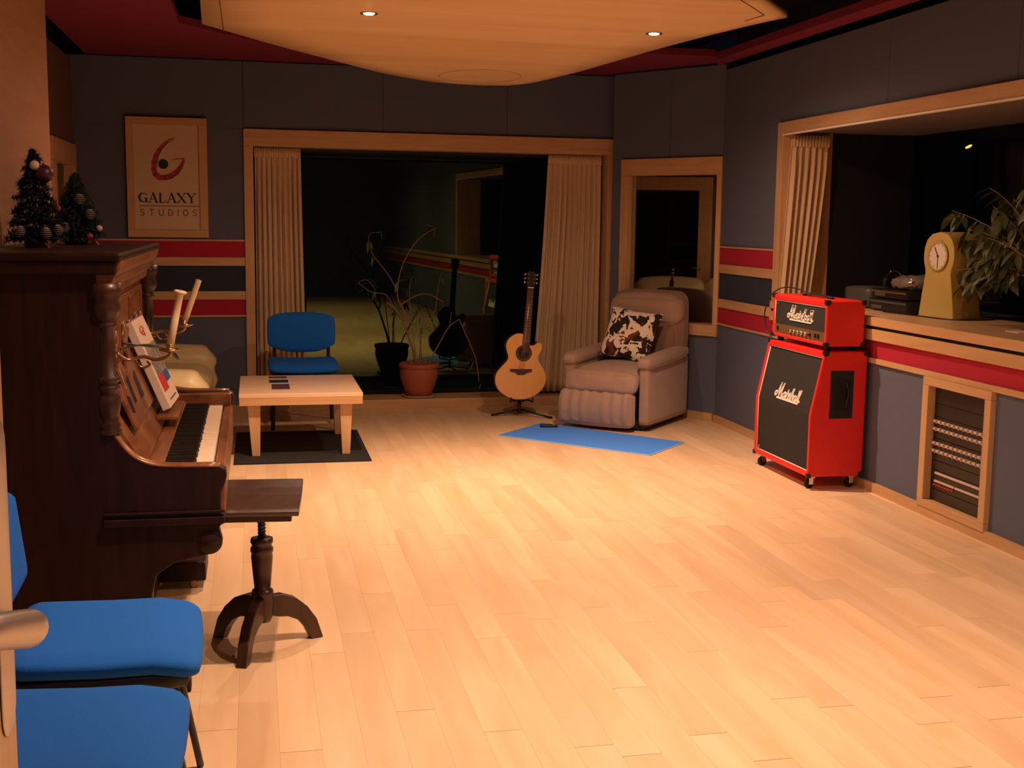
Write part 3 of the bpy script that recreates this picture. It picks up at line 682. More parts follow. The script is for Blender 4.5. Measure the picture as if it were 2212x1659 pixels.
# ------------------------------------------------------------------ things on the counter
ck = thing('mantel_clock', 'yellow waisted standing clock on the window counter', 'clock', (3.885, 6.345, 1.0), math.radians(-82), local=True)
# local x along the face (towards the camera side), local y to the back
half = [(0.150, 0.0), (0.143, 0.05), (0.130, 0.13), (0.116, 0.20), (0.108, 0.25), (0.112, 0.275), (0.124, 0.305), (0.130, 0.345), (0.125, 0.395), (0.105, 0.44), (0.066, 0.472), (0.0, 0.484)]
pf = half + [(-x, z) for x, z in half[-2::-1]]
MB().prism(pf, -0.10, 0.09, 'y', smooth=True).build('case', 'clock_yellow', ck, bevel=0.006)
MB().lathe([(0.084, -0.104), (0.087, -0.108), (0.075, -0.110), (0.073, -0.104)], (0, 0, 0.348), 36, 'y', caps=False).build('bezel', 'clock_yellow', ck)
dl = MB().lathe([(0.075, -0.101), (0.075, -0.104)], (0, 0, 0.348), 36, 'y').build('dial', 'clock_face', ck)
hm = MB(); hm.stroke([(0, 0.348), (-0.028, 0.395)], 0.006, -0.106, -0.105).stroke([(0, 0.355), (0.0, 0.285)], 0.004, -0.1065, -0.1055); hm.lathe([(0.007, -0.108), (0.007, -0.104)], (0, 0, 0.348), 12, 'y')
hm.build('hands', 'ink_black', dl)
tk = MB()
for i in range(12):
    a = i*PI/6; tk.stroke([(0.062*math.sin(a), 0.348+0.062*math.cos(a)), (0.070*math.sin(a), 0.348+0.070*math.cos(a))], 0.003, -0.105, -0.1035)
tag(tk.build('tick_marks', 'ink_grey', dl), kind='stuff')
o = MB().tube([(3.69, 6.75, 1.004), (3.715, 6.50, 1.004), (3.74, 6.25, 1.004), (3.79, 6.12, 1.004), (3.95, 6.10, 1.004), (4.05, 6.16, 1.004)], 0.0035, 6, smoothpath=5).build('cable', 'black_plastic')
tag(o, 'thin black cable lying in front of the yellow clock on the counter', 'cable')
def device(name, label, x0, x1, y0, y1, z0, z1, top):
    t = thing(name, label, 'video recorder', ((x0+x1)/2, (y0+y1)/2, z0))
    MB().box(x0, x1, y0, y1, z0+0.006, z1).build('case', 'device_black', t, bevel=0.003)
    MB().box(x0-0.004, x0+0.002, y0+0.01, y1-0.01, z1-0.022, z1-0.010).build('trim_strip', top, t)
    MB().box(x0-0.003, x0+0.002, y1-0.17, y1-0.04, z0+0.016, z0+0.036).build('tape_door', 'device_grey', t)
    f_ = MB()
    for yy in (y0+0.04, y1-0.04):
        for xx in (x0+0.03, x1-0.04): f_.lathe([(0.012, z0), (0.012, z0+0.007)], (xx, yy, 0), 10)
    f_.build('feet', 'dark_rubber', t)
device('video_recorder', 'flat black recorder lying on the counter, bottom of its stack', 3.72, 4.0, 6.53, 6.99, 1.0, 1.075, 'device_grey')
device('video_recorder', 'flat black recorder with a wrapped object lying on it', 3.73, 4.0, 6.55, 6.97, 1.076, 1.135, 'gold_panel')
o = MB().rbox(3.76, 3.98, 6.57, 6.80, 1.140, 1.215, 0.03, 0.01, 6).build('wrapped_parcel', 'clear_wrap'); rg = random.Random(5)
for v in o.data.vertices:
    if v.co.z > 1.15: v.co += Vector((rg.uniform(-.008, .008), rg.uniform(-.012, .012), rg.uniform(-.012, .012)))
tag(o, 'crumpled shiny plastic wrapped object on top of the black recorders', 'parcel')
o = MB().rbox(3.74, 3.94, 7.04, 7.36, 1.0, 1.13, 0.02, 0.004, 4).build('storage_box', 'device_grey'); tag(o, 'grey box on the counter behind the red amplifier head', 'box')
t = thing('headphones', 'dark headphones with a shiny spot lying on the counter behind the amplifier', 'headphones', (3.86, 6.98, 1.135))
t.location = (3.86, 6.93, 1.135)
MB().tube([(3.84, 7.01, 1.15), (3.84, 6.99, 1.21), (3.85, 6.92, 1.24), (3.86, 6.86, 1.215), (3.86, 6.84, 1.16)], 0.007, 8, smoothpath=5).build('headband', 'device_black', t)
for yy in (7.005, 6.845): MB().rbox(3.82, 3.88, yy-0.02, yy+0.02, 1.137, 1.195, 0.015, n=5).build('ear_cup', 'black_plastic', t)
MB().sphere((3.832, 6.935, 1.236), 0.008, 10).build('metal_slider', 'chrome', t)

# leafy plant on the counter
pt = thing('potted_ficus', 'leafy green plant with pointed drooping leaves at the right window', 'plant', (3.78, 5.22, 1.0))
MB().lathe([(0.075, 0), (0.085, 0.005), (0.115, 0.18), (0.125, 0.185), (0.125, 0.20), (0.110, 0.20), (0.10, 0.17), (0.0, 0.17)], (3.78, 5.22, 1.0), 24).build('pot', 'terracotta', pt)
rg = random.Random(11)
lm = bpy.data.meshes.new('leaf'); Lv = [(0, 0, 0)]; Lf = []
for i, (a, wd_, zz) in enumerate([(0.2, 0.10, -0.01), (0.45, 0.16, -0.03), (0.7, 0.12, -0.09), (0.88, 0.05, -0.16)]): Lv += [(-wd_, a, zz+0.02), (0, a, zz), (wd_, a, zz+0.02)]
Lv.append((0, 1.0, -0.22))
Lf += [(0, 2, 1), (0, 3, 2)]
for i in range(3): b0 = 1+i*3; Lf += [(b0, b0+1, b0+4, b0+3), (b0+1, b0+2, b0+5, b0+4)]
Lf += [(10, 11, 13), (11, 12, 13)]
lm.from_pydata(Lv, [], Lf); lm.materials.append(MATS['leaf_ficus'])
for p_ in lm.polygons: p_.use_smooth = True
base = Vector((3.78, 5.22, 1.15)); nleaf = 0
br_ends = [(3.70, 6.08, 1.60), (3.74, 6.02, 1.45), (3.72, 6.05, 1.28), (3.80, 5.90, 1.72), (3.66, 5.85, 1.50), (3.68, 5.95, 1.20), (3.85, 5.75, 1.66), (3.70, 5.70, 1.62), (3.66, 5.65, 1.36), (3.90, 5.85, 1.40), (3.68, 5.78, 1.24), (3.82, 5.95, 1.52), (3.75, 5.5, 1.78), (3.62, 5.6, 1.46), (3.80, 6.0, 1.36), (3.74, 5.92, 1.34)]
stems = MB(); stems.tube([base-Vector((0, 0, .05)), base+Vector((-0.02, 0.05, 0.12)), base+Vector((-0.02, 0.12, 0.28))], [0.012, 0.010, 0.007], 6)
for ex in br_ends:
    E = Vector(ex); S0 = base+Vector((-0.02, 0.06, 0.13)); midp = (S0+E)/2+Vector((rg.uniform(-.04, .04), 0, rg.uniform(0.05, 0.13)))
    pts = [S0*(1-t_)**2+midp*2*t_*(1-t_)+E*t_*t_ for t_ in [i/8 for i in range(9)]]
    stems.tube(pts, [0.005-0.0004*i for i in range(9)], 5)
    for i in range(18):
        t_ = 0.42+0.58*rg.random(); idx = min(7, int(t_*8)); p = pts[idx].lerp(pts[idx+1], t_*8-idx)
        if nleaf >= 290: break
        o = bpy.data.objects.new('leaf', lm); COL.objects.link(o); o.parent = pt; nleaf += 1
        ln = rg.uniform(0.085, 0.135); o.scale = (ln*1.1, ln, ln)
        az = rg.uniform(0, 2*PI)
        if math.sin(az) < -0.2 and rg.random() < .5: az = -az
        o.rotation_euler = Euler((rg.uniform(-1.25, -0.25), rg.uniform(-.5, .5), az), 'XYZ')
        o.location = p - Vector((3.78, 5.22, 1.0))
stems.build('branches', 'bark', pt)
MB().lathe([(0.102, 1.165), (0.001, 1.17)], (3.78, 5.22, 0), 16).build('soil', 'soil', pt)

# street lamp far outside the right window
sl = thing('street_lamp', 'distant glowing orange street lamp seen through the right window', 'street lamp', (12.45, 20.0, 0))
MB().tube([(12.6, 20.0, 0), (12.6, 20.0, 2.6), (12.55, 20.0, 2.88), (12.45, 20, 2.93)], 0.04, 8).build('pole', 'black_metal', sl)
MB().rbox(12.38, 12.49, 19.96, 20.04, 2.905, 2.940, 0.015, n=4, M=Matrix.Translation((12.45, 20, 2.9)) @ Matrix.Rotation(-0.5, 4, 'Y') @ Matrix.Translation((-12.45, -20, -2.9))).build('lantern', 'street_glow', sl)

# ------------------------------------------------------------------ upright piano
pn = thing('upright_piano', 'dark antique upright piano with brass candle sconces and open keyboard', 'piano', (-0.6, 4.56, 0))
PY0, PY1 = 3.82, 5.30
curve = [(-0.445, 0.96), (-0.44, 0.90), (-0.425, 0.86), (-0.395, 0.815), (-0.36, 0.782), (-0.31, 0.763), (-0.25, 0.757), (-0.115, 0.755)]
side = [(-0.84, 0.02), (-0.84, 1.37), (-0.45, 1.37)] + curve + [(-0.097, 0.747), (-0.094, 0.725), (-0.100, 0.70), (-0.112, 0.68), (-0.114, 0.61), (-0.101, 0.603), (-0.101, 0.578),
        (-0.115, 0.57), (-0.120, 0.562), (-0.116, 0.545), (-0.112, 0.525), (-0.115, 0.50), (-0.130, 0.484), (-0.155, 0.478), (-0.20, 0.470), (-0.26, 0.455), (-0.31, 0.42), (-0.325, 0.36), (-0.325, 0.02)]
for y0, y1, so in ((PY0, PY0+0.05, -1), (PY1-0.05, PY1, 1)):
    up_ = 0.036 if so > 0 else 0.0
    sp_ = [(x, z+up_*max(0.0, min(1.0, (x+0.42)/0.08)) if 0.70 < z < 0.83 and x > -0.42 else z) for x, z in side]
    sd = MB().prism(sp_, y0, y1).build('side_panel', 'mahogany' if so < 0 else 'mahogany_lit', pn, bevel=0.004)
    yo = y0 if so < 0 else y1
    mo = MB()
    for zz, th, pr_ in ((0.617, 0.004, 0.010), (0.590, 0.011, 0.014)): mo.box(-0.46, -0.101, min(yo, yo+so*pr_), max(yo, yo+so*pr_), zz-th, zz+th)
    mo.build('side_moulding', 'mahogany', sd, bevel=0.003)
    am = MB(); yc = (y0+y1)/2
    am.tube([(x+0.002, yc, z+0.002+up_*max(0.0, min(1.0, (x+0.42)/0.08))) for x, z in curve], 0.012, 8, smoothpath=3, flat=(2.2, 0.75)); am.build('arm_moulding', 'walnut', sd)
    sc2 = MB().lathe([(0.0, -0.036), (0.012, -0.036), (0.02, -0.030), (0.036, -0.028), (0.041, -0.02), (0.041, 0.02), (0.036, 0.028), (0.02, 0.030), (0.012, 0.036), (0, 0.036)], (-0.151, yc, 0.519), 20, 'y', caps=False).build('scroll', 'mahogany', sd)
    tb_ = MB().box(-0.44, -0.215, y0-0.005 if so < 0 else 5.04, y1+0.005, 0.036, 0.115).build('toe_block', 'mahogany', pn, bevel=0.006)
    for xx in (-0.265, -0.41): MB().lathe([(0.014, -0.010), (0.018, -0.006), (0.018, 0.006), (0.014, 0.010)], (xx, yc if so < 0 else 5.075, 0.018), 14, 'y').box(xx-0.012, xx+0.012, (yc if so < 0 else 5.075)-0.014, (yc if so < 0 else 5.075)+0.014, 0.030, 0.037).build('castor', 'brass', tb_)
MB().box(-0.87, -0.385, PY0-0.03, PY1+0.03, 1.385, 1.41).build('top_lid', 'mahogany', pn, bevel=0.008)
cor = [(-0.46, 1.27), (-0.435, 1.275), (-0.43, 1.30), (-0.415, 1.315), (-0.41, 1.34), (-0.392, 1.36), (-0.388, 1.386), (-0.46, 1.386)]
MB().prism(cor, PY0-0.005, PY1+0.005).build('cornice', 'walnut', pn)
for y0, y1 in ((PY0-0.03, PY0), (PY1, PY1+0.03)): MB().box(-0.86, -0.40, y0+0.008 if y0 < 4 else y0, y1 if y0 < 4 else y1-0.008, 1.345, 1.386).build('cornice', 'mahogany', pn, bevel=0.006)
uf = MB().box(-0.478, -0.460, PY0+0.05, PY1-0.05, 0.88, 1.28).build('upper_panel', 'walnut', pn)
for a_, b_ in ((3.90, 4.32), (4.36, 4.76), (4.80, 5.22)):
    MB().box(-0.462, -0.452, a_, b_, 1.225, 1.245).box(-0.462, -0.452, a_, b_, 0.945, 0.965).box(-0.462, -0.452, a_, a_+0.022, 0.965, 1.225).box(-0.462, -0.452, b_-0.022, b_, 0.965, 1.225).build('panel_moulding', 'walnut', uf, bevel=0.003)
    cv = MB().sphere((-0.460, (a_+b_)/2, 1.09), 0.05, 14, (0.2, 1.8, 1.2))
    for s2 in (-1, 1): cv.tube([(-0.456, (a_+b_)/2+s2*0.03, 1.09), (-0.452, (a_+b_)/2+s2*0.09, 1.14), (-0.454, (a_+b_)/2+s2*0.13, 1.10), (-0.456, (a_+b_)/2+s2*0.10, 1.07)], 0.007, 6, smoothpath=4)
    cv.build('carving', 'walnut', uf)
col = [(0.034, 0.862), (0.036, 0.872), (0.030, 0.88), (0.034, 0.89), (0.027, 0.90), (0.030, 0.92), (0.035, 0.95), (0.034, 0.975), (0.026, 0.992), (0.033, 0.998), (0.033, 1.008), (0.026, 1.015), (0.034, 1.025), (0.034, 1.035), (0.024, 1.045), (0.024, 1.18), (0.030, 1.19), (0.030, 1.198), (0.025, 1.205), (0.038, 1.225), (0.043, 1.25), (0.036, 1.268), (0.046, 1.29), (0.046, 1.32)]
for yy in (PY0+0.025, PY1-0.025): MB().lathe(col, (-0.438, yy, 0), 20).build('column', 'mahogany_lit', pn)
MB().box(-0.46, -0.114, PY0+0.05, PY1-0.05, 0.62, 0.70).build('key_bed', 'mahogany', pn)
MB().box(-0.134, -0.100, PY0+0.048, PY1-0.048, 0.600, 0.736).build('key_slip', 'walnut', pn, bevel=0.005)
for y0, y1, zt in ((3.868, 3.905, 0.757), (5.21, 5.252, 0.788)): MB().box(-0.36, -0.105, y0, y1, 0.70, zt).build('cheek_block', 'walnut', pn, bevel=0.005)
# fallboard leaning behind the keys, carved music desk on it
MB().add([(-0.335, 3.87, 0.752), (-0.335, 5.25, 0.752), (-0.425, 5.25, 0.90), (-0.425, 3.87, 0.90), (-0.352, 3.87, 0.742), (-0.352, 5.25, 0.742), (-0.442, 5.25, 0.89), (-0.442, 3.87, 0.89)],
    [(0, 1, 2, 3), (4, 7, 6, 5), (0, 4, 5, 1), (2, 6, 7, 3), (0, 3, 7, 4), (1, 5, 6, 2)]).build('fallboard', 'walnut', pn, bevel=0.003)
MB().box(-0.335, -0.285, 3.905, 5.21, 0.735, 0.757).build('name_rail', 'walnut', pn, bevel=0.003)
def desk_pt(u, v, d=0.0):      # u along the piano, v up the slope
    return (-0.360-0.13*v/0.34+0.9*d, u, 0.800+0.314*v/0.34+0.38*d)
def slope_prism(pts, d0, d1):
    n = len(pts); vs = [desk_pt(u, v, d0) for u, v in pts]+[desk_pt(u, v, d1) for u, v in pts]
    return MB().add(vs, [list(range(n)), list(range(2*n-1, n-1, -1))]+[(i, (i+1) % n, n+(i+1) % n, n+i) for i in range(n)])
md = slope_prism([(3.98, 0.05), (3.98, 0.15), (4.05, 0.20), (4.13, 0.17), (4.17, 0.235), (4.27, 0.25), (4.33, 0.20), (4.40, 0.235), (4.52, 0.24), (4.60, 0.31), (4.98, 0.31), (5.02, 0.24), (5.14, 0.20), (5.18, 0.13), (5.18, 0.05)], 0.0, 0.012).build('music_desk', 'walnut', pn, bevel=0.002)
for pts in ([(4.03, 0.10), (4.06, 0.155), (4.11, 0.14), (4.08, 0.09)], [(4.16, 0.11), (4.20, 0.19), (4.26, 0.20), (4.22, 0.11)], [(4.36, 0.10), (4.38, 0.18), (4.46, 0.19), (4.44, 0.10)], [(5.04, 0.08), (5.04, 0.16), (5.11, 0.15), (5.11, 0.08)]):
    slope_prism(pts, 0.0122, 0.0135).build('fretwork_recess', 'ebony', md)
MB().box(-0.358, -0.280, 4.56, 4.95, 0.785, 0.799).build('book_ledge', 'walnut', pn, bevel=0.003)
wk = MB().box(-0.075, 0.075, -0.0112, 0.0112, -0.02, 0.018).build('white_key', 'ivory', None, M=1, bevel=0.0015); wkm = wk.data; bpy.data.objects.remove(wk)
bk = MB().frustum((0, 0, -0.01), (0.05, 0.0055, 0), (-0.003, 0, 0.014), (0.046, 0.0042, 0)).build('black_key', 'ebony', None, M=1); bkm = bk.data; bpy.data.objects.remove(bk)
NK = 52; y0 = 3.908; st = (5.208-y0)/NK; rg = random.Random(2)
for i in range(NK):
    o = bpy.data.objects.new('white_key', wkm); COL.objects.link(o); o.parent = pn; o.scale = (1, st/0.0234, 1)
    o.location = Vector((-0.214, y0+st*(i+0.5), 0.724-(0.006 if i in (19, 24, 33) else 0.0))) - Vector((-0.6, 4.56, 0)); bv = o.modifiers.new('bevel', 'BEVEL'); bv.width = 0.0015
    if i < NK-1 and (i % 7) in (0, 2, 3, 5, 6):
        o = bpy.data.objects.new('black_key', bkm); COL.objects.link(o); o.parent = pn; o.location = Vector((-0.238, y0+st*(i+1), 0.742)) - Vector((-0.6, 4.56, 0))
MB().box(-0.438, -0.42, PY0+0.05, PY1-0.05, 0.13, 0.62).build('lower_panel', 'mahogany', pn)
MB().box(-0.80, -0.40, PY0+0.05, PY1-0.05, 0.03, 0.13).build('plinth', 'mahogany', pn, bevel=0.004)
for yy in (4.47, 4.64): MB().tube([(-0.42, yy, 0.075), (-0.36, yy, 0.07), (-0.30, yy, 0.055)], [0.010, 0.014, 0.018], 8, flat=(1.3, .4)).build('pedal', 'brass', pn)
MB().box(-0.86, -0.84, PY0, PY1, 0.02, 1.37).build('back_panel', 'mahogany', pn)
for nm, yy, zz in (('near', 4.25, 1.085), ('far', 5.12, 1.095)):
    s1 = MB().lathe([(0.022, 0), (0.018, 0.006), (0.006, 0.010)], (-0.460, yy, zz-0.02), 14, 'x')
    s1.tube([(-0.455, yy, zz-0.02), (-0.42, yy+0.015, zz-0.045), (-0.37, yy+0.02, zz-0.035), (-0.33, yy+0.01, zz-0.045), (-0.285, yy, zz-0.03), (-0.283, yy, zz-0.01)], 0.006, 8, smoothpath=4)
    s1.tube([(-0.40, yy+0.02, zz-0.04), (-0.38, yy+0.02, zz-0.07), (-0.35, yy+0.02, zz-0.065), (-0.36, yy+0.02, zz-0.05)], 0.004, 6, smoothpath=4)
    cs = s1.build('candle_sconce', 'brass', pn)
    MB().lathe([(0.004, -0.018), (0.036, -0.008), (0.038, -0.004), (0.020, -0.008), (0.012, 0.0), (0.014, 0.012), (0.012, 0.014)], (-0.283, yy, zz-0.004), 18).build('drip_pan', 'brass', cs)
for lab, yy, zz, dx, hh, rr_, blob in (('cream candle with melted top, leaning, in the near brass piano sconce', 4.25, 1.083, 0.040, 0.195, 0.0125, True), ('thin cream candle leaning in the far brass piano sconce', 5.12, 1.093, 0.066, 0.185, 0.012, False)):
    M_ = Matrix.Translation((-0.283, yy, zz)) @ Matrix.Rotation(math.atan2(dx, hh), 4, 'Y')
    pr_ = [(rr_, 0), (rr_, hh*0.5), (rr_*0.95, hh*0.93)] + ([(rr_*1.7, hh*0.955), (rr_*1.8, hh*0.98), (rr_*1.2, hh), (0.002, hh*0.985)] if blob else [(rr_*0.95, hh*0.99), (0.002, hh)])
    cd = thing('candle', lab, 'candle', (-0.283, yy, zz), group='candles on the piano')
    MB().lathe(pr_, (0, 0, 0), 16, M=M_).build('wax_body', 'wax', cd)
    MB().tube([M_ @ Vector((0, 0, hh*0.98)), M_ @ Vector((0.001, 0, hh+0.007))], 0.0012, 5).build('wick', 'ink_black', cd)

# binder on the music desk
bk_ = thing('song_book', 'thick white book with red emblem and coloured blocks on the piano desk', 'book', (-0.33, 4.76, 0.83))
NB = Vector((-0.352, 4.62, 0.803)); U_ = Vector((0.015, 0.285, 0.004)); V_ = Vector((-0.130, -0.005, 0.318)); N_ = U_.cross(V_).normalized(); N_ = N_ if N_.x > 0 else -N_
def bq(u, v, d): return NB+U_*u+V_*v+N_*d
def bquad(u0, u1, v0, v1, d0, d1): return MB().add([bq(u, v, d) for d in (d0, d1) for u, v in ((u0, v0), (u1, v0), (u1, v1), (u0, v1))], [(3, 2, 1, 0), (4, 5, 6, 7), (0, 1, 5, 4), (1, 2, 6, 5), (2, 3, 7, 6), (3, 0, 4, 7)])
bquad(0, 1, 0, 1, 0.016, 0.046).build('cover', 'paper', bk_, bevel=0.002)
bquad(0.12, 0.97, 0.36, 0.70, 0.0462, 0.0468).build('cover_photo', 'photo_print', bk_)
bquad(0.10, 0.55, 0.17, 0.36, 0.0462, 0.0468).build('red_block', 'print_red', bk_)
bquad(0.57, 0.97, 0.24, 0.36, 0.0462, 0.0468).build('blue_block', 'print_blue', bk_)
em = MB(); em.tube([bq(0.45+0.16*math.cos(a), 0.86+0.045*math.sin(a), 0.0465) for a in [i*PI/8 for i in range(15)]], 0.003, 4); em.tube([bq(0.38, 0.84, 0.0465), bq(0.5, 0.87, 0.0465), bq(0.52, 0.79, 0.0465)], 0.003, 4); em.build('emblem', 'print_red', bk_)
bquad(0.25, 0.85, 0.06, 0.075, 0.0462, 0.0468).build('caption_line', 'ink_grey', bk_)
o = MB().tube([(-0.455, 4.36, 1.067), (-0.385, 4.46, 1.072), (-0.345, 4.56, 1.052), (-0.31, 4.65, 1.022), (-0.285, 4.72, 0.99), (-0.300, 4.73, 1.012), (-0.330, 4.64, 1.038), (-0.362, 4.52, 1.058), (-0.45, 4.42, 1.080)], 0.0035, 6, smoothpath=6).build('wire_page_holder', 'black_metal')
tag(o, 'thin black wire loop reaching across the white book on the piano', 'wire')

# small decorated trees on the piano lid
def mini_tree(cx, cy, z0, H, R, seed, label, mat, items):
    t = thing('christmas_tree', label, 'small tree', (cx, cy, z0), group='decorated small trees on the piano'); rg = random.Random(seed)
    MB().lathe([(R*0.42, 0), (R*0.45, 0.006), (R*0.38, 0.035), (0.001, 0.036)], (cx, cy, z0), 14).build('base_pot', 'soil', t)
    MB().tube([(cx, cy, z0+0.02), (cx, cy, z0+H*0.6), (cx+0.004, cy, z0+H*0.98)], [0.006, 0.004, 0.002], 6).build('trunk', 'bark', t)
    nd = MB(); fs = []; vs = []
    for tier in range(14):
        tz = tier/13; z = z0+0.035+(H-0.05)*tz; r = R*(1-tz)**0.75*(1.0 if tier % 3 != 1 else 0.84)+0.012; nb = int(18-tz*11)
        for b_ in range(nb):
            a = 2*PI*b_/nb+rg.uniform(-.2, .2); rr2 = r*rg.uniform(0.85, 1.1); tip = Vector((cx+rr2*math.cos(a), cy+rr2*math.sin(a), z-0.012+rg.uniform(-.008, .012))); root = Vector((cx, cy, z+0.015))
            for q in range(int(40+44*r/R)):
                f_ = rg.uniform(0.15, 1)**0.8; p = root.lerp(tip, f_); dr = Vector((rg.uniform(-1, 1), rg.uniform(-1, 1), rg.uniform(-.7, 1))).normalized(); dr = (dr*0.9+(tip-root).normalized()*0.7).normalized()
                sd_ = dr.cross(Vector((0, 0, 1))).normalized()*0.0026; e_ = p+dr*rg.uniform(0.014, 0.024); n0 = len(vs); vs += [p-sd_, p+sd_, e_]; fs.append((n0, n0+1, n0+2))
    tag(nd.add(vs, fs).build('needles', mat, t), kind='stuff')
    for kind, dx, dy, dz, r in items:
        c = (cx+dx, cy+dy, z0+dz)
        if kind == 'cone':
            m_ = MB()
            for i in range(6): m_.lathe([(r*(0.3+0.7*math.sin(PI*(i+1)/7.5)), 0), (r*0.2, 0.006)], (c[0], c[1], c[2]+i*0.006-0.015), 8)
            m_.build('pine_cone', 'cone_frost', t)
        elif kind == 'ribbon': MB().tube([(c[0], c[1], c[2]), (c[0]+.012, c[1]-.01, c[2]+.015), (c[0]+.03, c[1]-.01, c[2]-.005), (c[0]+.04, c[1]-.01, c[2]-.02)], 0.004, 6, smoothpath=3, flat=(1, .3)).build('ribbon', 'ribbon_red', t)
        else:
            bb = MB().sphere(c, r, 16).build('bauble', {'purple': 'bauble_purple', 'white': 'bauble_white', 'red': 'ribbon_red'}[kind], t)
            MB().lathe([(r*0.22, r*0.95), (r*0.22, r*1.15), (0.001, r*1.2)], c, 8).build('bauble_cap', 'brass', bb)
mini_tree(-0.728, 4.45, 1.411, 0.335, 0.088, 21, 'dark small christmas tree with purple and white baubles, nearer on the piano', 'needle_green', [('purple', 0.040, -0.03, 0.245, 0.030), ('white', 0.012, -0.045, 0.272, 0.016), ('cone', 0.045, -0.075, 0.045, 0.022), ('cone', -0.035, -0.08, 0.05, 0.02), ('cone', 0.075, -0.03, 0.055, 0.022), ('ribbon', 0.03, -0.08, 0.0, 0), ('red', 0.07, 0.02, 0.13, 0.012)])
mini_tree(-0.655, 4.90, 1.411, 0.27, 0.098, 33, 'frosted small christmas tree with pale cones, farther on the piano', 'needle_frost', [('cone', 0.02, -0.055, 0.165, 0.024), ('cone', 0.055, -0.06, 0.11, 0.022), ('cone', -0.03, -0.085, 0.06, 0.022), ('red', 0.055, -0.075, 0.03, 0.013), ('white', 0.085, -0.03, 0.06, 0.012), ('ribbon', 0.06, -0.06, 0.0, 0)])

# ------------------------------------------------------------------ piano stool
sl_ = thing('piano_stool', 'dark wooden screw piano stool with three curved legs', 'stool', (0.01, 4.31, 0))
SX, SY = 0.01, 4.31
seatp = [(3.985, 0.552), (3.975, 0.566), (3.985, 0.578), (4.06, 0.574), (4.15, 0.569), (4.24, 0.569), (4.33, 0.575), (4.41, 0.588), (4.425, 0.583), (4.42, 0.570), (4.33, 0.552), (4.20, 0.545), (4.06, 0.547)]
Ms = Matrix.Translation((SX, 4.2, 0)) @ Matrix.Rotation(math.radians(-4), 4, 'Z') @ Matrix.Translation((-SX, -4.2, 0))
MB().prism(seatp, SX-0.215, SX+0.135, 'x', Ms).build('seat', 'stool_wood', sl_, bevel=0.004)
MB().box(SX-0.19, SX+0.11, 4.01, 4.38, 0.528, 0.549, Ms).build('seat_frame', 'stool_wood', sl_, bevel=0.003)
sp = MB().lathe([(0.0125, 0.36), (0.0125, 0.53)], (SX, SY, 0), 14); th_ = []
for i in range(80): th_.append((SX+0.0135*math.cos(i*0.9), SY+0.0135*math.sin(i*0.9), 0.385+i*0.00175))
sp.tube(th_, 0.0025, 5).lathe([(0.03, 0.512), (0.06, 0.521)], (SX, SY, 0), 16).build('screw', 'black_metal', sl_)
MB().lathe([(0.030, 0.40), (0.038, 0.398), (0.040, 0.385), (0.037, 0.378), (0.034, 0.372), (0.040, 0.362), (0.040, 0.350), (0.036, 0.345), (0.038, 0.33), (0.034, 0.28), (0.028, 0.215), (0.036, 0.210), (0.040, 0.198), (0.036, 0.19), (0.040, 0.17), (0.038, 0.12), (0.028, 0.095), (0.001, 0.085)], (SX, SY, 0), 24).build('column', 'stool_wood', sl_)
for ang in (139, 250, 21):
    a = math.radians(ang); Mx = Matrix.Translation((SX, SY, 0)) @ Matrix.Rotation(a, 4, 'Z')
    outer = [(0.02, 0.185), (0.07, 0.185), (0.12, 0.165), (0.165, 0.125), (0.20, 0.075), (0.225, 0.0)]
    inner = [(0.180, 0.0), (0.158, 0.045), (0.130, 0.080), (0.09, 0.10), (0.055, 0.105), (0.02, 0.115)]
    MB().prism(outer+inner, -0.019, 0.019, 'y', Mx).build('leg', 'stool_wood', sl_, bevel=0.004)

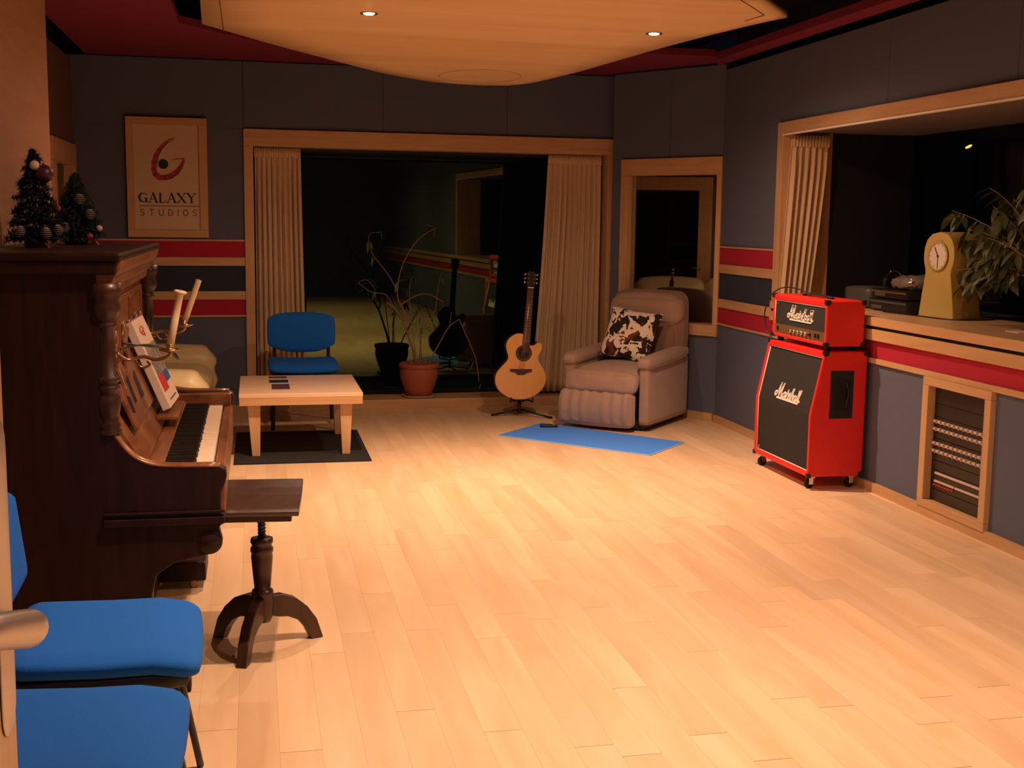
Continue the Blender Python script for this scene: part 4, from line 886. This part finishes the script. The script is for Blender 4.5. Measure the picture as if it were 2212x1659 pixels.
# ------------------------------------------------------------------ blue chairs
def make_chair(label, loc, rz, group, seat_top=0.485, w=0.24):
    t = thing('upholstered_chair', label, 'chair', loc, rz, group, local=True); z = seat_top
    m_ = MB().rbox(-0.22, 0.225, -w, w, z-0.058, z, 0.045, 0.008, 10)
    for v in m_.v: v.z += 0.03*max(0, -v.x/0.22)*0.3 + 0.012*(abs(v.y)/w)**2 - 0.018*max(0, (v.x-0.12)/0.1)
    m_.build('seat', 'blue_cloth', t)
    MB().rbox(-0.21, 0.205, -w+0.012, w-0.012, z-0.085, z-0.035, 0.022, 0, 6).build('seat_shell', 'black_plastic', t)
    def bend(v):
        v.x += 0.9*v.y*v.y*0.5 - (v.z-z-0.10)*0.12 - 0.005
        return v
    m_ = MB().rbox(-0.275, -0.232, -w, w, z+0.048, z+0.335, 0.022, 0.006, 12)
    for v in m_.v:
        k = (v.z-(z+0.19))/0.145; cr_ = abs(v.y)/w
        v.z -= 0.035*math.copysign(1, k)*abs(k)**2*cr_**4 if k > 0 else -0.055*abs(k)**2*cr_**3
        bend(v)
    m_.build('backrest', 'blue_cloth', t)
    m_ = MB().rbox(-0.292, -0.268, -w+0.015, w-0.015, z+0.058, z+0.325, 0.012, 0, 8)
    for v in m_.v:
        k = (v.z-(z+0.19))/0.145; cr_ = abs(v.y)/w
        v.z -= 0.035*math.copysign(1, k)*abs(k)**2*cr_**4 if k > 0 else -0.055*abs(k)**2*cr_**3
        bend(v)
    m_.build('back_shell', 'black_plastic', t)
    for s in (-1, 1):
        MB().tube([(0.215, s*0.225, 0.008), (0.180, s*0.215, 0.20), (0.145, s*0.20, z-0.09)], 0.011, 8, flat=(1.4, .9), smoothpath=4).build('leg', 'black_metal', t)
        MB().tube([(-0.285, s*0.225, 0.008), (-0.24, s*0.215, 0.20), (-0.20, s*0.20, z-0.10)], 0.011, 8, flat=(1.4, .9), smoothpath=4).build('leg', 'black_metal', t)
        MB().tube([(-0.05, s*0.185, z-0.075), (-0.225, s*0.20, z-0.075), (-0.275, s*0.20, z-0.02), (-0.285, s*0.20, z+0.13)], 0.011, 8, flat=(1.2, .9), smoothpath=4).build('back_support', 'black_metal', t)
        MB().tube([(0.145, s*0.20, z-0.085), (-0.20, s*0.20, z-0.085)], 0.010, 8).build('side_rail', 'black_metal', t)
    MB().tube([(0.0, -0.20, z-0.10), (0.0, 0.20, z-0.10)], 0.010, 8).build('cross_bar', 'black_metal', t)
    return t
make_chair('blue upholstered chair behind the low wooden table, facing the camera', (0.335, 9.03, 0), -PI/2, 'blue upholstered chairs', 0.478, 0.245)
make_chair('blue upholstered chair beside the near end of the piano, its backrest showing', (-0.375, 3.11, 0), math.radians(2), 'blue upholstered chairs', 0.49, 0.25)
make_chair('blue upholstered chair nearest the camera, cut off by the bottom edge', (-0.385, 2.475, 0), math.radians(-1), 'blue upholstered chairs', 0.49, 0.25)

# ------------------------------------------------------------------ low table and mats
tag(MB().box(-0.145, 0.705, 7.63, 8.76, 0.0, 0.012).build('floor_mat', 'dark_rubber', None, bevel=0.003), 'black rubber mat lying under the low wooden table', 'mat')
tt = thing('coffee_table', 'low pale wooden table with tapered legs on the black mat', 'table', (0.27, 8.22, 0.012))
MB().box(-0.11, 0.665, 7.78, 8.70, 0.392, 0.42).build('tabletop', 'maple_table', tt, bevel=0.004)
MB().box(-0.108, 0.663, 7.782, 7.81, 0.345, 0.392).build('apron', 'maple', tt, bevel=0.002)
MB().box(-0.108, 0.663, 8.67, 8.698, 0.345, 0.392).build('apron', 'maple', tt, bevel=0.002)
MB().box(-0.108, -0.08, 7.81, 8.67, 0.345, 0.392).build('apron', 'maple', tt, bevel=0.002)
MB().box(0.635, 0.663, 7.81, 8.67, 0.345, 0.392).build('apron', 'maple', tt, bevel=0.002)
for x, y in ((-0.02, 7.86), (0.56, 7.86), (-0.02, 8.60), (0.56, 8.60)):
    MB().frustum((x+(0.012 if x < .2 else -0.0), y, 0.012), (0.025, 0.025, 0), (x, y, 0.392), (0.043, 0.035, 0)).build('leg', 'maple_v', tt, bevel=0.003)
for lab, x0, x1, y0, y1, mt in (('flat dark brown booklet nearest the front edge of the low table', 0.098, 0.212, 7.98, 8.20, 'inlay_dark'), ('flat black booklet in the middle of the low table', 0.085, 0.210, 8.30, 8.42, 'device_black'), ('flat brown booklet near the far edge of the low table', 0.085, 0.205, 8.54, 8.60, 'rosewood')):
    tag(MB().box(x0, x1, y0, y1, 0.4205, 0.426).build('booklet', mt, None, bevel=0.001), lab, 'booklet', 'booklets on the low table')
mp_ = [(1.671, 8.42), (2.515, 7.545), (2.90, 7.96), (2.10, 8.90)]
bm_ = thing('floor_mat', 'bright blue rectangular mat in front of the recliner', 'mat', (2.29, 8.2, 0))
MB().prism(mp_, 0.0, 0.008, 'z').build('mat_edge', 'mat_edge', bm_, bevel=0.002)
cxm, cym = 2.297, 8.206
MB().prism([(cxm+(x-cxm)*0.99, cym+(y-cym)*0.99) for x, y in mp_], 0.008, 0.0095, 'z').build('mat_top', 'blue_mat', bm_)
rc = thing('remote_control', 'small black device lying on the blue mat', 'remote control', (2.11, 8.70, 0.0095), math.radians(-8), local=True)
MB().rbox(-0.065, 0.065, -0.03, 0.03, 0.0, 0.018, 0.006, n=6).build('case', 'device_black', rc)
for i in range(4): MB().lathe([(0.006, 0.018), (0.005, 0.0205)], (-0.045+i*0.02, 0, 0), 8).build('button', 'device_grey', rc)
MB().box(0.028, 0.055, -0.02, 0.02, 0.018, 0.0192).build('screen', 'steel_satin', rc)

# ------------------------------------------------------------------ recliner with hide cushion
RA = math.radians(-41.6)
rl = thing('recliner', 'brown suede recliner armchair with pleated footrest on the blue mat', 'armchair', (2.24, 8.84, 0), RA, local=True)
MB().box(0.06, 0.64, 0.06, 0.74, 0.012, 0.07).build('base', 'black_plastic', rl, bevel=0.004)
for x0, x1 in ((0.0, 0.095), (0.605, 0.70)):
    m_ = MB().rbox(x0+0.006, x1-0.006, 0.03, 0.80, 0.045, 0.50, 0.02, 0, 8)
    m_.build('side_panel', 'recliner_suede', rl)
    m_ = MB().rbox(x0-0.012, x1+0.012, 0.005, 0.78, 0.455, 0.55, 0.042, 0.004, 10)
    for v in m_.v: v.z += 0.05*max(0, (v.y-0.1))*1.0 - 0.04*max(0, 0.08-v.y)
    m_.build('armrest', 'recliner_suede', rl)
m_ = MB().rbox(0.095, 0.605, 0.02, 0.62, 0.30, 0.455, 0.06, 0.02, 12); m_.build('seat_cushion', 'recliner_suede', rl)
def pleat(x, z): return 0.0
m_ = MB().rbox(0.060, 0.606, -0.045, 0.05, 0.275, 0.425, 0.04, 0.015, 12)
for v in m_.v: v.x = 0.33+(v.x-0.33)*(1+0.12*(0.425-v.z)); v.y -= 0.20*(0.425-v.z); v.y += 0.006*math.sin(v.x*40)*math.sin(v.z*60)
m_.build('calf_pad', 'recliner_suede', rl)
m_ = MB().rbox(0.02, 0.600, -0.075, 0.03, 0.035, 0.285, 0.03, 0.012, 34)
for v in m_.v:
    if v.y < -0.03: v.y += 0.010*math.sin((v.x-0.0)*2*PI/0.083)*min(1, (v.z-0.035)/0.05)
    v.y -= 0.05*(0.285-v.z)-0.02*math.sin((v.z-0.035)/0.25*PI)*-1; v.x = 0.31+(v.x-0.31)*(1+0.10*(0.285-v.z))
m_.build('footrest', 'recliner_suede', rl)
m_ = MB().rbox(0.055, 0.685, 0.60, 0.76, 0.30, 0.985, 0.07, 0.015, 14)
def lean(v): v.y += (v.z-0.30)*0.16; v.x = 0.36+(v.x-0.36)*(1-0.06*max(0, (v.z-0.6)/0.4)); return v
for v in m_.v: lean(v)
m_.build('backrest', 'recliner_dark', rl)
m_ = MB().rbox(0.075, 0.665, 0.555, 0.68, 0.735, 0.955, 0.06, 0.025, 12)
for v in m_.v: lean(v)
m_.build('head_pad', 'recliner_suede', rl)
m_ = MB().rbox(0.10, 0.62, 0.57, 0.68, 0.42, 0.735, 0.04, 0.02, 10)
for v in m_.v: lean(v)
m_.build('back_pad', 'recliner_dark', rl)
Mc = Matrix.Translation((2.24, 8.84, 0)) @ Matrix.Rotation(RA, 4, 'Z') @ Matrix.Translation((0.345, 0.45, 0.665)) @ Matrix.Rotation(math.radians(-24), 4, 'X') @ Matrix.Rotation(math.radians(7), 4, 'Y')
m_ = MB(); n_ = 16; vs = []; fs = []
for sgn in (-1, 1):
    o_ = len(vs)
    for i in range(n_+1):
        for j_ in range(n_+1):
            x, z = -1+2*i/n_, -1+2*j_/n_; pin = 1-0.07*(1-x*x)*abs(z)**2; pin2 = 1-0.07*(1-z*z)*abs(x)**2
            th = 0.062*max(0, (1-x**4))**0.6*max(0, (1-z**4))**0.6+0.002
            vs.append((x*0.215*pin2, sgn*th, z*0.205*pin))
    for i in range(n_):
        for j_ in range(n_):
            a = o_+i*(n_+1)+j_; q = [a, a+1, a+n_+2, a+n_+1]; fs.append(q if sgn > 0 else q[::-1])
m_.add(vs, fs, True)
cu = m_.build('throw_cushion', 'cow_hide', None, M=1); cu.matrix_world = Mc
tag(cu, 'black brown and white cow hide cushion leaning in the recliner', 'cushion')

# ------------------------------------------------------------------ guitar and stand
GC = (2.005, 9.215)
def gp_(px, py): return (GC[0]+(px-1125)*0.00367, 0.135+(865-py)*0.00364)
outl = [(1121, 722), (1108, 726), (1097, 735), (1092.8, 748), (1095, 760), (1098, 771), (1095, 780), (1084, 792), (1073, 806), (1070, 822), (1075, 838), (1086, 850), (1102, 859), (1124, 863), (1146, 859), (1163, 850), (1174, 838), (1179, 822), (1177, 806), (1170, 792), (1163, 781), (1162, 771), (1168, 760), (1170.5, 750), (1167, 743), (1160, 742), (1154, 747), (1147, 748), (1141, 743), (1140, 728)]
def catmull(P, k=4):
    Q = []; n = len(P)
    for i in range(n):
        p0, p1, p2, p3 = P[i-1], P[i], P[(i+1) % n], P[(i+2) % n]
        for q in range(k):
            t = q/k; Q.append(tuple(0.5*(2*p1[j]+(p2[j]-p0[j])*t+(2*p0[j]-5*p1[j]+4*p2[j]-p3[j])*t*t+(3*p1[j]-p0[j]-3*p2[j]+p3[j])*t**3) for j in (0, 1)))
    return Q
ol = [gp_(*p) for p in catmull(outl)]
gt = thing('acoustic_guitar', 'natural top acoustic guitar with cutaway standing upright on a stand', 'guitar', (GC[0], 9.215, 0.135))
MB().prism(ol, 9.215, 9.30, 'y', smooth=True).build('body', 'guitar_side', gt)
tp = MB().prism(ol, 9.211, 9.2155, 'y').build('soundboard', 'guitar_top', gt)
ctr = gp_(1130.7, 764)
for v in tp.data.vertices: pass
MB().lathe([(0.050, -0.0055), (0.050, -0.0040)], (ctr[0], 9.2155, ctr[1]), 30, 'y').build('sound_hole', 'ebony', gt)
MB().lathe([(0.052, -0.005), (0.052, -0.0062), (0.064, -0.0062), (0.064, -0.005)], (ctr[0], 9.2155, ctr[1]), 30, 'y', caps=False).build('rosette', 'rosewood', gt)
bp_ = [gp_(*p) for p in [(1101, 799), (1103, 797), (1112, 797.5), (1138, 798.5), (1147, 798), (1149, 800), (1148, 804), (1138, 806), (1132, 810), (1118, 810), (1112, 805), (1102, 803)]]
MB().prism(bp_, 9.203, 9.2115, 'y').build('bridge', 'rosewood', gt, bevel=0.001)
b0, b1 = gp_(1134, 762), gp_(1143.4, 625); dv = Vector((b1[0]-b0[0], b1[1]-b0[1])).normalized(); nv = Vector((-dv.y, dv.x))
def gq(t, s, ): p = Vector(b0)+(Vector(b1)-Vector(b0))*t+nv*s; return (p.x, p.y)
MB().prism([gq(0.10, 0.029), gq(0.10, -0.029), gq(1, -0.022), gq(1, 0.022)], 9.203, 9.235, 'y').build('neck', 'rosewood', gt, bevel=0.003)
fb = MB().prism([gq(-0.02, 0.030), gq(0.0, -0.030), gq(1, -0.0225), gq(1, 0.0225)], 9.199, 9.2045, 'y').build('fretboard', 'rosewood', gt)
fr = MB()
for i in range(1, 20):
    t_ = 1-(1-0.5**(i/12))*1.62/1.0*0.78
    if t_ > 0.0: fr.prism([gq(t_, 0.026), gq(t_, -0.026), gq(t_+0.003, -0.026), gq(t_+0.003, 0.026)], 9.1975, 9.1995, 'y')
fr.build('frets', 'steel_string', fb)
hs = MB().prism([gq(1.0, 0.024), gq(1.0, -0.024), gq(1.06, -0.034), gq(1.22, -0.037), gq(1.255, -0.012), gq(1.24, 0), gq(1.255, 0.012), gq(1.22, 0.037), gq(1.06, 0.034)], 9.205, 9.222, 'y').build('headstock', 'ebony', gt, bevel=0.002)
MB().prism([gq(0.995, 0.023), gq(0.995, -0.023), gq(1.008, -0.023), gq(1.008, 0.023)], 9.198, 9.206, 'y').build('nut', 'ivory', gt)
for i in range(3):
    for s in (-1, 1):
        c = gq(1.075+i*0.062, s*0.047); MB().sphere((c[0], 9.214, c[1]), 0.009, 10, (1.2, .6, .8)).build('tuner', 'gold_tuner', gt)
        c2 = gq(1.075+i*0.062, s*0.024); MB().lathe([(0.004, -0.008), (0.004, 0)], (c2[0], 9.206, c2[1]), 8, 'y').build('tuner_post', 'gold_tuner', gt)
stg = MB(); e0 = gp_(1125.5, 802)
for i in range(6):
    s = -0.018+i*0.0072; p1 = gq(1.0, s*0.9); stg.tube([(e0[0]+s*1.3, 9.200, e0[1]), (p1[0], 9.196, p1[1])], 0.0007, 4)
stg.build('strings', 'steel_string', gt)
gs = thing('guitar_stand', 'black folding tripod stand holding the acoustic guitar', 'stand', (2.01, 9.27, 0))
hub = Vector((2.012, 9.27, 0.115))
MB().tube([hub, hub+Vector((0, 0.01, -0.085))], 0.010, 8).build('post', 'black_metal', gs)
for ft in ((1.811, 9.31, 0.008), (2.224, 9.13, 0.008), (2.06, 9.50, 0.008)):
    lgm = MB().tube([hub+Vector((0, 0.01, -0.06)), Vector(ft)], 0.008, 8).build('leg', 'black_metal', gs)
    MB().rbox(ft[0]-0.02, ft[0]+0.02, ft[1]-0.012, ft[1]+0.012, 0, 0.018, 0.008, n=4).build('foot', 'dark_rubber', lgm)
for s in (-1, 1):
    MB().tube([hub, hub+Vector((s*0.07, 0.0, 0.012)), hub+Vector((s*0.085, -0.07, 0.008)), hub+Vector((s*0.085, -0.080, 0.045))], 0.007, 8, smoothpath=4).build('cradle_arm', 'black_metal', gs)
MB().tube([hub+Vector((0, 0.045, 0)), hub+Vector((0, 0.07, 0.38))], 0.008, 8).tube([hub+Vector((-0.06, 0.06, 0.38)), hub+Vector((0.06, 0.06, 0.38))], 0.008, 8).tube([hub, hub+Vector((0, 0.05, 0.01))], 0.009, 8).build('back_support', 'black_metal', gs)

# ------------------------------------------------------------------ bare plant in terracotta pot on the sill
pp_ = thing('potted_plant', 'terracotta pot with bare curling stems on the back window sill', 'plant', (1.305, 9.925, 0.075))
QX, QY = 1.305, 9.925
MB().lathe([(0.10, 0.0), (0.135, 0.004), (0.142, 0.018), (0.136, 0.018), (0.128, 0.009), (0.001, 0.009)], (QX, QY, 0.075), 32).build('saucer', 'saucer_clay', pp_)
MB().lathe([(0.095, 0.009), (0.105, 0.02), (0.130, 0.09), (0.152, 0.16), (0.158, 0.20), (0.154, 0.228), (0.150, 0.24), (0.162, 0.246), (0.165, 0.262), (0.160, 0.278), (0.148, 0.280), (0.143, 0.262), (0.140, 0.235), (0.001, 0.235)], (QX, QY, 0.075), 36, caps=False).build('pot', 'terracotta', pp_)
MB().lathe([(0.141, 0.25), (0.07, 0.258), (0.001, 0.255)], (QX, QY, 0.075), 24, caps=False).build('soil', 'soil', pp_)
def wob(pts, sd, sp=0.0):
    rg = random.Random(sd); return [(x, y+rg.uniform(-.03, .03) if 0 < i else y, z) for i, (x, y, z) in enumerate(pts)]
STM = [([(1.27, 9.92, .32), (1.27, 9.92, .401), (1.219, 9.92, .572), (1.179, 9.92, .683), (1.109, 9.90, .793), (1.04, 9.90, .853)], .012, .007),
 ([(1.179, 9.92, .683), (1.199, 9.92, .733), (1.159, 9.92, .823), (1.129, 9.92, .892), (1.134, 9.92, 1.002), (1.169, 9.92, 1.15), (1.248, 9.90, 1.299), (1.328, 9.89, 1.388), (1.438, 9.88, 1.453)], .008, .003),
 ([(1.129, 9.92, .932), (1.08, 9.92, 1.031), (1.01, 9.90, 1.13), (.932, 9.89, 1.228), (.893, 9.88, 1.335), (.912, 9.88, 1.404), (.991, 9.88, 1.409)], .005, .002),
 ([(1.159, 9.92, .823), (1.189, 9.91, .853), (1.299, 9.90, .912), (1.39, 9.89, .912), (1.501, 9.88, .852)], .006, .003),
 ([(1.31, 9.93, .32), (1.315, 9.93, .451), (1.33, 9.93, .652), (1.31, 9.93, .752), (1.269, 9.93, .822)], .006, .003),
 ([(1.385, 9.92, .32), (1.412, 9.92, .399), (1.482, 9.92, .53), (1.553, 9.91, .651), (1.634, 9.90, .711)], .007, .004),
 ([(1.553, 9.91, .651), (1.572, 9.91, .771)], .004, .002),
 ([(1.634, 9.90, .711), (1.696, 9.90, .569), (1.769, 9.90, .395), (1.802, 9.90, .2)], .005, .004),
 ([(1.109, 9.90, .793), (1.03, 9.89, .912), (.921, 9.88, .932), (.872, 9.88, .962), (.813, 9.87, 1.011), (.882, 9.87, 1.031), (.951, 9.87, .952)], .004, .002),
 ([(1.331, 9.93, .32), (1.325, 9.93, .45), (1.32, 9.94, .602), (1.431, 9.94, .752), (1.46, 9.94, .952), (1.49, 9.94, 1.092)], .005, .002),
 ([(1.29, 9.94, .32), (1.239, 9.94, .753), (1.229, 9.94, .952), (1.249, 9.94, 1.051)], .005, .002)]
for i, (pts, r0, r1) in enumerate(STM):
    n = len(pts); MB().tube(pts, [r0+(r1-r0)*k/(n-1) for k in range(n)], 6, smoothpath=5).build('stem', 'bark', pp_)
lm2 = lm.copy(); lm2.materials.clear(); lm2.materials.append(MATS['leaf_dark'])
rg = random.Random(9)
for ci in (1, 2, 4, 7, 8, 9, 10):
    pts = STM[ci][0]
    for k in range(9):
        p = Vector(pts[rg.randrange(len(pts)//2, len(pts))])+Vector((rg.uniform(-.02, .02), 0, rg.uniform(-.03, .02)))
        o = bpy.data.objects.new('leaf', lm2); COL.objects.link(o); o.parent = pp_; ln = rg.uniform(.05, .10); o.scale = (ln*0.7, ln, ln)
        o.rotation_euler = Euler((rg.uniform(-1.5, 0.6), rg.uniform(-.5, .5), rg.uniform(PI/2-.6, 3*PI/2+.6)), 'XYZ'); o.location = p-Vector((QX, QY, 0.075))

# ------------------------------------------------------------------ sofa behind the piano
sf = thing('sofa', 'cream leather two seat sofa along the left wall beyond the piano', 'sofa', (-0.8, 8.7, 0))
SY0, SY1 = 7.78, 9.58
MB().rbox(-1.26, -0.36, SY0+0.05, SY1-0.05, 0.05, 0.26, 0.04, 0, 6).build('base', 'cream_leather', sf)
for y0, y1 in ((SY0, SY0+0.24), (SY1-0.24, SY1)):
    m_ = MB().rbox(-1.24, -0.315, y0, y1, 0.04, 0.555, 0.09, 0.02, 16)
    for v in m_.v:
        if v.x > -0.45: v.x += 0.012*math.sin(v.z*46)
    m_.build('arm', 'cream_leather', sf)
ym = (SY0+SY1)/2
for y0, y1 in ((SY0+0.235, ym), (ym, SY1-0.235)):
    MB().rbox(-1.02, -0.33, y0, y1, 0.24, 0.44, 0.07, 0.03, 12).build('seat_cushion', 'cream_leather', sf)
for y0, y1 in ((SY0+0.14, ym), (ym, SY1-0.12)):
    m_ = MB().rbox(-1.24, -1.00, y0, y1, 0.38, 0.88, 0.09, 0.03, 14)
    for v in m_.v: v.x -= (v.z-0.4)*0.06
    m_.build('back_cushion', 'cream_leather', sf)
for x in (-1.18, -0.45):
    for y in (SY0+0.1, SY1-0.1): MB().lathe([(0.02, 0), (0.025, 0.05)], (x, y, 0), 12).build('foot', 'ebony', sf)

# ------------------------------------------------------------------ door leaf beside the camera
dr = struct('door_2')
MB().box(-0.322, -0.277, 0.62, 1.44, 0.006, 2.08).build('door_leaf', 'maple_v', dr, bevel=0.004)
MB().box(-0.40, -0.27, 0.545, 0.62, 0, 2.95).build('door_post', 'maple_v', dr, bevel=0.003)
hp_ = MB().rbox(-0.278, -0.2725, 1.355, 1.432, 0.945, 1.30, 0.0345, n=12).build('handle_plate', 'steel_satin', dr)
MB().lathe([(0.012, 0.0), (0.010, 0.030)], (-0.274, 1.385, 1.066), 16, 'x').tube([(-0.252, 1.424, 1.058), (-0.252, 1.420, 1.059), (-0.252, 1.41, 1.061), (-0.254, 1.395, 1.064), (-0.260, 1.35, 1.078), (-0.268, 1.29, 1.096), (-0.272, 1.25, 1.106)], [0.004, 0.014, 0.0195, 0.021, 0.020, 0.018, 0.014], 18, smoothpath=3, flat=(1.0, 1.05)).build('lever_handle', 'steel_satin', dr)
for z in (0.25, 1.0, 1.8): MB().lathe([(0.008, z), (0.008, z+0.1)], (-0.272, 0.62, 0), 10).build('hinge', 'steel_satin', dr)

tag(MB().box(3.66, 3.74, 5.36, 5.47, 1.0005, 1.004).build('paper_card', 'paper', None), 'small pale card lying on the counter edge beside the leafy plant', 'card')
